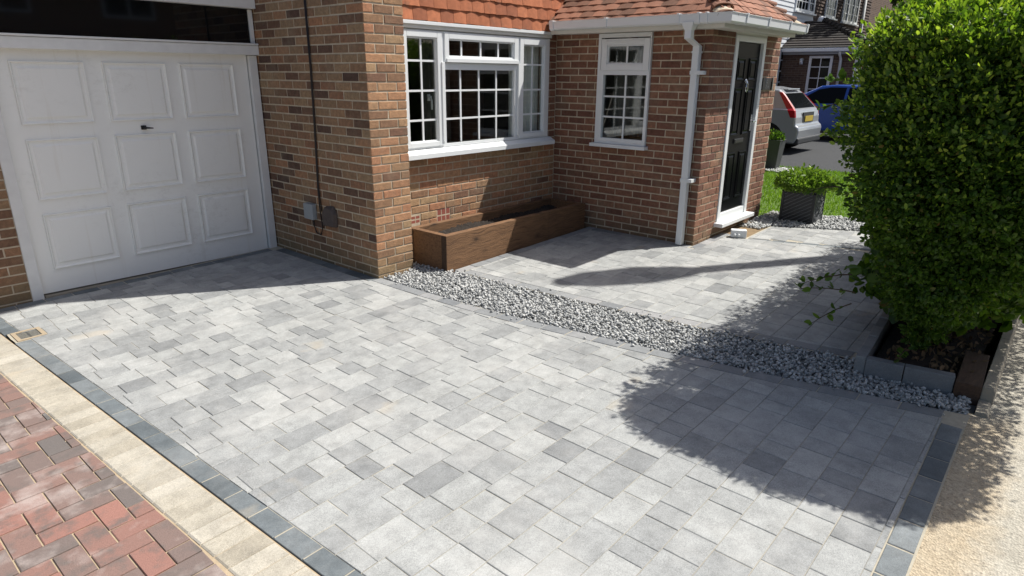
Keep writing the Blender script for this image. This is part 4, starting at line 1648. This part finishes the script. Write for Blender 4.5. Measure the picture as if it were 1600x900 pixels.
# stray sprigs near the bottom and the side
SP = []
for (b, d, L) in (((0.74, -3.66, 0.42), (-0.25, 0.95, 0.10), 0.30), ((0.76, -3.62, 0.52), (-0.4, 0.9, -0.1), 0.25), ((0.70, -3.66, 0.36), (-0.3, 0.8, -0.45), 0.22),
                  ((0.62, -3.52, 1.05), (-0.3, 1.0, 0.1), 0.16), ((0.62, -3.50, 1.5), (-0.2, 1.0, 0.2), 0.16), ((0.95, -3.95, 0.06), (-0.9, 0.1, 0.2), 0.12), ((0.60, -3.49, 1.62), (-0.2, 0.9, 0.5), 0.12)):
    d = np.array(d) / np.linalg.norm(d)
    pts = [np.array(b) + d * L * t + np.array([0, 0, -0.05 * t * t]) for t in np.linspace(0, 1, 6)]
    MB().tube([tuple(p) for p in pts], 0.0045, 5, 0.002).build('sprig', 'bark', hedge)
    for p in pts[1:]:
        for _ in range(3):
            SP.append((p, d))
o = leaves('sprig_leaves', [p for p, d in SP], [d for p, d in SP], 0.045, 'leaf', hedge, wid=0.6, spread=0.9)
o['kind'] = 'stuff'
# dead leaves on the bed and twigs
n = 420
P = np.stack([rng.uniform(0.95, 2.6, n), rng.uniform(-4.30, -3.85, n), np.zeros(n)], 1)
P[:, 2] = gz(P[:, 0]) + 0.035 + rng.random(n) * 0.05
o = leaves('leaf_litter', P, np.tile(np.array([0.2, 0, 0.2]), (n, 1)), 0.045, 'drytwig', None, wid=0.5)
tag(o, 'dry brown leaf litter on the soil under the hedge', 'leaf litter', kind='stuff')

# ------------------------------------------------------------------ lawn, neighbouring tarmac
sheet('lawn', [(4.645, -1.64), (5.05, -1.645), (5.55, -3.1), (5.7, -4.3), (10.1, -4.3), (9.4, 1.2), (4.645, 1.2)], 'lawn', -0.008)
n = 34000
xy = np.stack([rng.uniform(4.66, 9.7, n), rng.uniform(-3.4, 1.2, n)], 1)
keep = xy[:, 0] > np.where(xy[:, 1] > -1.64, 4.66, 5.05 + (-1.645 - xy[:, 1]) * 0.34)
xy = xy[keep]
n = len(xy)
b = np.stack([xy[:, 0], xy[:, 1], gz(xy[:, 0]) - 0.01], 1)
ang = rng.uniform(0, 2 * math.pi, n)
sdv = np.stack([np.cos(ang), np.sin(ang), np.zeros(n)], 1) * 0.007
hv = rng.uniform(0.02, 0.06, n)[:, None] * np.array([0, 0, 1.0]) + rng.normal(0, 0.016, (n, 3)) * np.array([1, 1, 0.2])
V = np.stack([b - sdv, b + sdv, b + hv], 1).reshape(-1, 3)
tag(np_mesh('grass', V, np.arange(3 * n).reshape(-1, 3), 'grass'), 'bright green mown lawn beside the porch', 'grass', kind='stuff')
sheet('tarmac_drive', [(10.1, -4.3), (30.0, -4.3), (30.0, 4.0), (9.05, 4.0)], 'asphalt', -0.004)

# ------------------------------------------------------------------ pots
pot = thing('square_planter', 'square dark planter with slanting slate ribs standing on gravel', 'planter', (4.8, -2.09, gz(4.8)))
x0, x1, y0, y1, zb, zt = 4.605, 4.985, -2.275, -1.90, gz(4.8) + 0.005, 0.355
MB().box(x0, x1, y0, y1, zb, zt - 0.02).build('body', 'planter_dark', pot, bevel=0.006)
for (a, b_) in ((x0, y0), (x1, y0), (x0, y1), (x1, y1)):
    sx = 0.024 if a == x0 else -0.024
    sy = 0.024 if b_ == y0 else -0.024
    MB().box(min(a - sx / 3, a + sx), max(a - sx / 3, a + sx), min(b_ - sy / 3, b_ + sy), max(b_ - sy / 3, b_ + sy), zb - 0.003, zt).build('corner_post', 'planter_dark', pot, bevel=0.003)
m = MB()
m.box(x0 - 0.008, x1 + 0.008, y0 - 0.008, y0 + 0.02, zt - 0.022, zt + 0.004)
m.box(x0 - 0.008, x1 + 0.008, y1 - 0.02, y1 + 0.008, zt - 0.022, zt + 0.004)
m.box(x0 - 0.008, x0 + 0.02, y0 + 0.02, y1 - 0.02, zt - 0.022, zt + 0.004)
m.box(x1 - 0.02, x1 + 0.008, y0 + 0.02, y1 - 0.02, zt - 0.022, zt + 0.004)
m.build('rim', 'planter_dark', pot, bevel=0.003)


def ribs(T, a0, a1, z0, z1, sl, nrib, mat='planter_light'):
    for i in range(nrib):
        c0 = z0 - (a1 - a0) * sl + (z1 - z0 + (a1 - a0) * sl) * (i + 0.5) / nrib
        pts = []
        for t in np.linspace(0, 1, 40):
            a = a0 + (a1 - a0) * t
            z = c0 + sl * (a - a0)
            if z0 <= z <= z1:
                pts.append((a, z))
        if len(pts) < 3:
            continue
        (aa, za), (ab_, zb_) = pts[0], pts[-1]
        m = MB(T)
        w = 0.005
        m.add([(aa, 0.0, za - w), (aa, 0.0, za + w), (ab_, 0.0, zb_ + w), (ab_, 0.0, zb_ - w), (aa, 0.006, za - w * 0.6), (aa, 0.006, za + w * 0.6), (ab_, 0.006, zb_ + w * 0.6), (ab_, 0.006, zb_ - w * 0.6)],
              [(4, 5, 6, 7), (0, 1, 5, 4), (1, 2, 6, 5), (2, 3, 7, 6), (3, 0, 4, 7)])
        m.build('rib', mat, pot)


ribs(Tw(x0), -y1 + 0.026, -y0 - 0.026, zb + 0.01, zt - 0.025, 0.62, 12)
ribs(Ts(y0), x0 + 0.026, x1 - 0.026, zb + 0.01, zt - 0.025, 0.9, 10)
ribs(Ts(y0), x0 + 0.026, x1 - 0.026, zb + 0.01, zt - 0.025, -0.9, 10)
MB().box(x0 + 0.03, x1 - 0.03, y0 + 0.03, y1 - 0.03, zt - 0.03, zt - 0.018).build('soil', 'soil', pot)


def shrub(name, label, c, rx, ry, h, n, size, mat, nst=14):
    t = thing(name, label, 'shrub', c)
    P, N = [], []
    for i in range(nst):
        a = rng.uniform(0, 2 * math.pi)
        rr = math.sqrt(rng.random())
        tip = (c[0] + rx * rr * math.cos(a), c[1] + ry * rr * math.sin(a), c[2] + h * rng.uniform(0.6, 1.0) * (1 - 0.3 * rr * rr))
        pts = [(c[0] + (tip[0] - c[0]) * 0.3 * s, c[1] + (tip[1] - c[1]) * 0.3 * s, c[2] - 0.03 + 0.4 * s * (tip[2] - c[2])) for s in (0, 1)] + [tip]
        MB().tube(pts, 0.004, 5, 0.002).build('stem', 'bark', t)
    k = n
    a = rng.uniform(0, 2 * math.pi, k)
    rr = np.sqrt(rng.random(k))
    hh = h * (1 - 0.45 * rr ** 2) * (0.82 + 0.25 * np.sin(a * 3 + 1) * rr + rng.normal(0, 0.1, k))
    zz = hh * (1 - rng.random(k) ** 2.2 * 0.9)
    P = np.stack([c[0] + rx * rr * np.cos(a), c[1] + ry * rr * np.sin(a), c[2] + zz], 1)
    N = np.stack([np.cos(a) * rr, np.sin(a) * rr, 0.9 + 0 * a], 1)
    o = leaves('foliage', P, N, size, mat, t, wid=0.5, droop=0.1, spread=0.6)
    o['kind'] = 'stuff'
    return t


shrub('potted_shrub', 'bushy lime green shrub growing in the square planter', (4.80, -2.09, zt - 0.02), 0.33, 0.33, 0.27, 3600, 0.045, 'leaf_pot')
tp = thing('tall_pot', 'tall tapered grey pot beside the parked silver hatchback', 'pot', (9.15, -0.20, gz(9)))
m = MB()


def sqr(h, z):
    return [(9.15 - h, -0.14 - h, z), (9.15 + h, -0.14 - h, z), (9.15 + h, -0.14 + h, z), (9.15 - h, -0.14 + h, z)]


m.loft([sqr(0.11, gz(8.6)), sqr(0.155, 0.50), sqr(0.165, 0.53), sqr(0.145, 0.53), sqr(0.14, 0.49)])
m.build('body', 'potgrey', tp, bevel=0.008)
shrub('pot_plant', 'small dark green leafy plant in the tall grey pot', (9.15, -0.14, 0.49), 0.15, 0.15, 0.20, 420, 0.05, 'leaf', 8)
tag(stones('gravel', 500, lambda: (rng.uniform(8.75, 9.35), rng.uniform(-0.55, 0.2), rng.uniform(-0.005, 0.01)), 0.02, 0.035), 'grey stones around the foot of the tall pot', 'gravel', kind='stuff')


# ------------------------------------------------------------------ cars (length along +y, rear at y=0)
def car(name, label, paint, X, Y, lower, upper, w, wr, wheels, belt, wr_r=0.30):
    z0 = gz(X + w / 2)
    t = thing(name, label, 'car', (X + w / 2, Y, z0))
    cx = X + w / 2

    def pt(s, f, p, ww):
        return (cx + s * ww * f, Y + p[0], z0 + p[1])
    m = MB()
    hw = w / 2
    rings = []
    for s, f in ((-1, 0.90), (-1, 0.985), (-1, 1.0), (1, 1.0), (1, 0.985), (1, 0.90)):
        pass
    # lower body: a prism with rounded edges
    m.loft([[(cx - hw, Y + a, z0 + b) for a, b in lower], [(cx + hw, Y + a, z0 + b) for a, b in lower]])
    body = m.build('body', paint, t, bevel=0.07, seg=4, smooth=False)
    g = MB()

    def wid(z):
        k = (z - belt) / (max(b for a, b in upper) - belt)
        return hw - 0.03 - (hw - wr) * k
    g.loft([[(cx - wid(b), Y + a, z0 + b) for a, b in upper], [(cx + wid(b), Y + a, z0 + b) for a, b in upper]])
    g.build('cabin', paint, t, bevel=0.04, seg=3)
    for wy in wheels:
        for s in (-1, 1):
            ax = cx + s * (hw - 0.005)
            mm = MB()
            arch = [(wy + 0.36 * math.cos(a), 0.18 + 0.40 * math.sin(a) + 0.1) for a in np.linspace(0, math.pi, 13)]
            mm.loft([[(ax - 0.20 * s, Y + a, z0 + b) for a, b in arch], [(ax + 0.008 * s, Y + a, z0 + b) for a, b in arch]])
            mm.build('wheel_arch', 'void', t)
            ty = MB()
            prof = [(-0.09, wr_r - 0.10), (-0.09, wr_r - 0.02), (-0.07, wr_r), (0.07, wr_r), (0.09, wr_r - 0.02), (0.09, wr_r - 0.10)]
            rr = []
            for i in range(24):
                a = 2 * math.pi * i / 24
                rr.append([(ax - 0.075 * s + q, Y + wy + r * math.cos(a), z0 + wr_r + r * math.sin(a)) for q, r in prof])
            rr.append(rr[0])
            ty.loft(rr, cap=False)
            wh = ty.build('wheel', 'tyre', t, smooth=True)
            rm = MB()
            for i in range(7):
                a = 2 * math.pi * i / 7
                rm.tube([(ax + 0.005 * s, Y + wy, z0 + wr_r), (ax + 0.0 * s, Y + wy + 0.2 * math.cos(a), z0 + wr_r + 0.2 * math.sin(a))], 0.025, 6)
            rm.tube([(ax - 0.03 * s, Y + wy, z0 + wr_r), (ax - 0.028 * s, Y + wy, z0 + wr_r)], 0.21, 20)
            rm.build('rim', 'rim', wh)
    return t, cx, z0, hw, wid


lower = [(0.06, 0.24), (0.0, 0.36), (-0.02, 0.52), (0.0, 0.60), (0.07, 0.64), (0.08, 0.80), (0.12, 0.95), (0.3, 0.985), (2.75, 0.97), (3.3, 0.90), (3.75, 0.74), (3.90, 0.55), (3.92, 0.34), (3.86, 0.22)]
upper = [(0.11, 0.93), (0.46, 1.30), (0.58, 1.39), (0.95, 1.445), (1.6, 1.46), (2.05, 1.41), (2.95, 0.93)]
t, cx, z0, hw, wid = car('silver_hatchback', 'silver hatchback parked with its red tail light towards the porch', 'silver', 11.85, 0.33, lower, upper, 1.66, 0.62, (0.66, 3.1), 0.95)
Yc = 0.33
rear_of = lambda z: float(np.interp(z, [0.93, 1.30, 1.39], [0.11, 0.46, 0.58]))
# rear screen and side glass lie just proud of the cabin
m = MB()
sc_ = []
for (z, f) in ((1.00, 0.84), (1.31, 0.88)):
    sc_.append([(cx - wid(z) * f, Yc + rear_of(z) - 0.012, z0 + z), (cx + wid(z) * f, Yc + rear_of(z) - 0.012, z0 + z), (cx + wid(z) * f, Yc + rear_of(z) + 0.01, z0 + z), (cx - wid(z) * f, Yc + rear_of(z) + 0.01, z0 + z)])
m.loft(sc_)
m.build('rear_screen', 'carglass', t)
for s in (-1, 1):
    for seg in (((0.78, 1.02), (1.28, 1.0), (1.28, 1.38), (1.0, 1.36), (0.82, 1.22)), ((1.34, 1.0), (2.45, 1.0), (2.1, 1.35), (1.8, 1.40), (1.34, 1.39))):
        m = MB()
        m.loft([[(cx + s * (wid(b) + 0.006), Yc + a, z0 + b) for a, b in seg], [(cx + s * (wid(b) - 0.02), Yc + a, z0 + b) for a, b in seg]])
        m.build('side_window', 'carglass', t)
    m = MB()
    lp = [(0.80, 0.0, 0.12), (0.95, 0.0, 0.20), (1.0, 0.0, 0.20), (1.25, -0.01, 0.12), (1.34, -0.02, 0.06)]
    r0, r1 = [], []
    for z, d1, d2 in lp:
        ww = wid(z) + 0.012 if z > 0.95 else hw + 0.004
        yb = Yc + (rear_of(z) if z > 0.93 else 0.10) - 0.018
        r0.append([(cx + s * ww, yb + 0.05 + d2 * 0.6, z0 + z), (cx + s * ww, yb + 0.02, z0 + z), (cx + s * (ww - 0.03), yb, z0 + z), (cx + s * (ww - d1 - 0.05), yb, z0 + z), (cx + s * (ww - d1 - 0.05), yb + 0.06, z0 + z), (cx + s * (ww - 0.04), yb + d2 * 0.6 + 0.05, z0 + z)])
    m.loft(r0)
    m.build('tail_light', 'redlight', t, bevel=0.006)
m = MB()
m.box(cx - 0.27, cx + 0.27, Yc + 0.045, Yc + 0.062, z0 + 0.70, z0 + 0.82)
pt_ = m.build('number_plate', 'plate', t)
m = MB()
m.box(cx - 0.36, cx + 0.36, Yc + 0.064, Yc + 0.09, z0 + 0.68, z0 + 0.90)
m.build('plate_recess', 'carplastic', t)
MB().box(cx - hw + 0.03, cx + hw - 0.03, Yc - 0.03, Yc + 0.3, z0 + 0.22, z0 + 0.36).build('lower_bumper', 'carplastic', t, bevel=0.03)
m = MB()
m.tube([(cx - hw - 0.004, Yc + 0.42, z0 + 0.80), (cx - hw + 0.004, Yc + 0.42, z0 + 0.80)], 0.075, 20)
m.build('fuel_flap', 'silver', t)
MB().box(cx - 0.4, cx + 0.4, Yc + 0.47, Yc + 0.70, z0 + 1.375, z0 + 1.41).build('roof_spoiler', 'silver', t, bevel=0.01)

lower = [(0.05, 0.24), (0.0, 0.40), (0.0, 0.62), (0.05, 0.86), (0.25, 0.95), (1.0, 0.97), (3.0, 0.93), (3.75, 0.84), (4.15, 0.66), (4.22, 0.45), (4.15, 0.22)]
upper = [(0.22, 0.92), (0.75, 1.36), (1.1, 1.45), (1.7, 1.475), (2.1, 1.44), (3.15, 0.90)]
XB, YB_ = 16.0, -0.85
t, cx, z0, hw, wid = car('blue_car', 'bright blue car parked beyond the silver hatchback', 'blue', XB, YB_, lower, upper, 1.78, 0.64, (0.85, 3.35), 0.94)
for s in (-1, 1):
    for seg in (((0.62, 1.02), (1.38, 0.99), (1.38, 1.395), (1.05, 1.37), (0.80, 1.24)), ((1.45, 0.99), (2.72, 0.97), (2.15, 1.34), (1.85, 1.40), (1.45, 1.40))):
        m = MB()
        m.loft([[(cx + s * (wid(b) + 0.006), YB_ + a, z0 + b) for a, b in seg], [(cx + s * (wid(b) - 0.02), YB_ + a, z0 + b) for a, b in seg]])
        m.build('side_window', 'carglass', t)
    MB().box(cx + s * hw - 0.05, cx + s * hw + 0.05, YB_ + 1.2, YB_ + 2.9, z0 + 0.2, z0 + 0.27).build('side_skirt', 'carplastic', t, bevel=0.02)
    MB().box(cx + s * (hw - 0.02) - 0.03, cx + s * (hw - 0.02) + 0.03, YB_ + 1.55, YB_ + 1.72, z0 + 0.80, z0 + 0.83).build('door_handle', 'blue', t, bevel=0.008)

# ------------------------------------------------------------------ neighbouring house
nb = thing('neighbouring_house', 'dark brick house across the lawn with white boarding and tiled porch', 'house', (22, 5, gz(22)))
YN = 4.0
MB().box(16.0, 48.0, YN, YN + 7, 0.0, 7.6).build('wall', 'far_brick', nb)
for i in range(26):                                # white boarding
    z = 2.60 + 0.145 * i
    if z > 5.4:
        break
    m = MB()
    m.loft([[(15.9, YN - 0.012, z), (15.9, YN - 0.040, z), (15.9, YN - 0.018, z + 0.158), (15.9, YN - 0.010, z + 0.158)], [(23.25, YN - 0.012, z), (23.25, YN - 0.040, z), (23.25, YN - 0.018, z + 0.158), (23.25, YN - 0.010, z + 0.158)]])
    m.build('weather_board', 'board', nb)
for r in range(27):                                # brown tile hanging, course by course
    z = 2.55 + 0.115 * r
    m = MB()
    x = 23.28 - (0.08 if r % 2 else 0)
    while x < 30.9:
        dd = random.uniform(0, 0.006)
        m.add([(x, YN - 0.035 - dd, z), (x + 0.16, YN - 0.035 - dd, z), (x + 0.16, YN - 0.006, z + 0.118), (x, YN - 0.006, z + 0.118), (x, YN - 0.004, z), (x + 0.16, YN - 0.004, z)],
              [(0, 1, 2, 3), (0, 4, 5, 1)])
        x += 0.165
    m.build('tile_course', 'tile_brown', nb)['kind'] = 'stuff'
MB().loft([[(15.6, YN - 0.5, 7.6), (15.6, YN + 3.5, 10), (15.6, YN + 7.5, 7.6)], [(48.4, YN - 0.5, 7.6), (48.4, YN + 3.5, 10), (48.4, YN + 7.5, 7.6)]]).build('roof', 'tile_dark', nb)


def far_window(T, a0, a1, z0, z1, nc, nr, d=0.05, name='window', split=()):
    w = ring_frame(T, (a0, a1, z0, z1), (a0 + 0.08, a1 - 0.08, z0 + 0.09, z1 - 0.08), 0.0, d)
    for s in split:
        w.box(s - 0.04, s + 0.04, 0.0, d, z0 + 0.09, z1 - 0.08)
    w.box(a0 - 0.06, a1 + 0.06, 0.0, d + 0.07, z0 - 0.05, z0 - 0.003)
    o = w.build(name, 'white', nb)
    MB(T).box(a0 + 0.06, a1 - 0.06, 0.004, 0.014, z0 + 0.06, z1 - 0.06).build('pane', 'darkglass', o)
    for i in range(1, nc):
        a = a0 + (a1 - a0) * i / nc
        MB(T).box(a - 0.014, a + 0.014, 0.0145, 0.024, z0 + 0.09, z1 - 0.08).build('glazing_bar', 'white', o)
    for i in range(1, nr):
        z = z0 + (z1 - z0) * i / nr
        MB(T).box(a0 + 0.08, a1 - 0.08, 0.0146, 0.0245, z - 0.014, z + 0.014).build('glazing_bar', 'white', o)


TN = Ts(YN - 0.03)
far_window(TN, 21.15, 23.15, 3.82, 5.2, 6, 4, split=(22.55,))
far_window(TN, 24.45, 25.75, 3.82, 5.2, 4, 4)
far_window(TN, 26.7, 28.9, 3.78, 5.2, 6, 4, split=(27.4, 28.2))
far_window(TN, 20.25, 21.1, 0.75, 2.55, 2, 5)
MB().tube([(29.6, YN - 0.1, 0.5), (29.6, YN - 0.1, 5.4)], 0.06, 8).build('downpipe', 'white', nb, smooth=True)
# its porch
QX, QY0 = 20.6, 1.35
por = MB().box(QX, QX + 3.6, QY0, YN - 0.05, 0.1, 2.45).build('porch_wall', 'far_brick', nb)
TQ = Tw(QX)
far_window(TQ, -3.05, -2.30, 0.55, 2.32, 2, 5, name='glazed_door')
far_window(TQ, -1.62, -1.40, 0.65, 2.3, 1, 5)
MB(TQ).box(-3.9, -1.15, 0.20, 0.32, 2.44, 2.56).build('porch_gutter', 'white', nb, bevel=0.02)
MB(TQ).box(-3.9, -1.2, 0.0, 0.2, 2.36, 2.44).build('porch_fascia', 'greybox', nb)
MB(TQ).tube([(-2.06, 0.26, 2.48), (-2.06, 0.24, 2.35), (-2.05, 0.06, 2.2), (-2.05, 0.06, 1.35)], 0.045, 8).build('porch_downpipe', 'white', nb, smooth=True)
MB(TQ).tube([(-3.28, 0.0, 2.2), (-3.28, 0.10, 2.2), (-3.28, 0.12, 2.05)], 0.06, 8).build('wall_light', 'board', nb, smooth=True)
ax_, ay_, az_ = QX + 1.9, YN - 0.03, 3.55
m = MB()
m.add([(QX - 0.3, QY0 - 0.3, 2.55), (QX + 3.9, QY0 - 0.3, 2.55), (QX + 3.9, YN, 2.55), (QX - 0.3, YN, 2.55), (ax_, ay_ - 0.6, az_), (ax_, YN, az_)], [(0, 1, 4), (1, 2, 5, 4), (2, 3, 5), (3, 0, 4, 5), (0, 3, 2, 1)])
nr = m.build('porch_roof', 'tile_dark', nb)
A = np.array((QX - 0.3, QY0 - 0.3, 2.55))
B = np.array((ax_, ay_ - 0.6, az_))
C = np.array((QX - 0.3, YN, 2.55))
D = np.array((ax_, YN, az_))
for r in range(12):                                 # tile courses of the near slope
    t0, t1 = r / 12, (r + 1) / 12
    p0, p1 = A + (B - A) * t0, C + (D - C) * t0
    q0, q1 = A + (B - A) * t1, C + (D - C) * t1
    up = np.array((-0.45, 0, 0.9)) * 0.035
    MB().add([tuple(p0 + up), tuple(p1 + up), tuple(q1 + up * 0.2), tuple(q0 + up * 0.2), tuple(p0), tuple(p1)], [(0, 1, 2, 3), (0, 4, 5, 1)]).build('tile_course', 'tile_dark', nr)
for r in range(15):                                 # hip tiles
    p = A + (B - A) * (r / 15)
    q = A + (B - A) * ((r + 1) / 15)
    MB().tube([tuple(p + np.array((0, 0, 0.05))), tuple(q + np.array((0, 0, 0.02)))], 0.10, 8, 0.08).build('hip_tile', 'tile_dark', nr)
MB().tube([(ax_, ay_ - 0.6, az_ - 0.02), (ax_, ay_ - 0.45, az_ + 0.02)], 0.16, 10).build('hip_cap', 'board', nr, smooth=True)

# ------------------------------------------------------------------ tree, street lamp, house over the road
tr = thing('dark_tree', 'dark leafy tree rising behind the hedge at the top edge', 'tree', (27.5, 0.6, gz(27.5)))
MB().tube([(27.5, 0.6, 0.3), (27.6, 0.5, 2.5), (27.4, 0.7, 5.0), (27.5, 0.6, 8.0)], 0.28, 10, 0.1).build('trunk', 'bark', tr, smooth=True)
cl = []
for i in range(26):
    a, b_ = rng.uniform(0, 2 * math.pi), rng.uniform(-1, 1)
    rr = rng.uniform(0.4, 1.0)
    c = np.array((27.5 + 3.3 * rr * math.cos(a) * math.sqrt(1 - b_ * b_), 0.6 + 2.9 * rr * math.sin(a) * math.sqrt(1 - b_ * b_), 7.6 + 3.0 * rr * b_))
    MB().tube([(27.5, 0.6, min(7.5, c[2] - 0.5)), tuple(c)], 0.07, 6, 0.02).build('limb', 'bark', tr)
    cl.append((c, rng.uniform(0.9, 1.5)))
P, N = [], []
for c, r in cl:
    d = rng.normal(size=(420, 3))
    d /= np.linalg.norm(d, axis=1)[:, None]
    P.append(c + d * r * rng.uniform(0.5, 1.0, (420, 1)) ** 0.5)
    N.append(d)
o = leaves('crown', np.concatenate(P), np.concatenate(N), 0.26, 'leaf_dark', tr, wid=0.7)
o['kind'] = 'stuff'

LB = (5.45, -4.43)
sl = thing('street_lamp', 'grey street lamp post standing behind the hedge', 'street lamp', (LB[0], LB[1], gz(LB[0])))
HL = 6.85
MB().tube([(LB[0], LB[1], gz(5) - 0.05), (LB[0], LB[1], 1.4), (LB[0], LB[1], 1.42), (LB[0], LB[1], HL - 0.15)], 0.125, 16, 0.095).build('post', 'galv', sl, smooth=True)
m = MB()
hp = []
for t_, w_, h_ in ((-0.1, 0.10, 0.08), (0.05, 0.16, 0.10), (0.45, 0.24, 0.11), (0.95, 0.20, 0.09), (1.25, 0.08, 0.04)):
    hp.append([(LB[0] - t_ * 0.82 + w_ * 0.57 * math.cos(g), LB[1] + t_ * 0.57 + w_ * 0.82 * math.cos(g), HL - 0.12 + h_ * math.sin(g)) for g in np.linspace(0, 2 * math.pi, 12, endpoint=False)])
m.loft(hp)
m.build('lantern', 'galv', sl, smooth=True)

op = thing('opposite_house', 'brick house across the road mirrored in the garage transom glass', 'house', (-6, -22, gz(-6)))
MB().box(-16, 10, -27, -20, -1.0, 5.4).build('wall', 'brick_main', op)
MB().loft([[(-16.5, -27.5, 5.4), (-16.5, -23.5, 8.2), (-16.5, -19.5, 5.4)], [(10.5, -27.5, 5.4), (10.5, -23.5, 8.2), (10.5, -19.5, 5.4)]]).build('roof', 'tile_roof', op)
for x in (-14, -10, -6, -2, 2, 6):
    for z in (0.9, 3.5):
        f = MB().box(x, x + 1.8, -19.99, -19.93, z, z + 1.25).build('window', 'white', op)
        MB().box(x + 0.1, x + 0.85, -19.928, -19.92, z + 0.1, z + 1.15).build('pane', 'darkglass', f)
        MB().box(x + 0.95, x + 1.7, -19.928, -19.92, z + 0.1, z + 1.15).build('pane', 'darkglass', f)
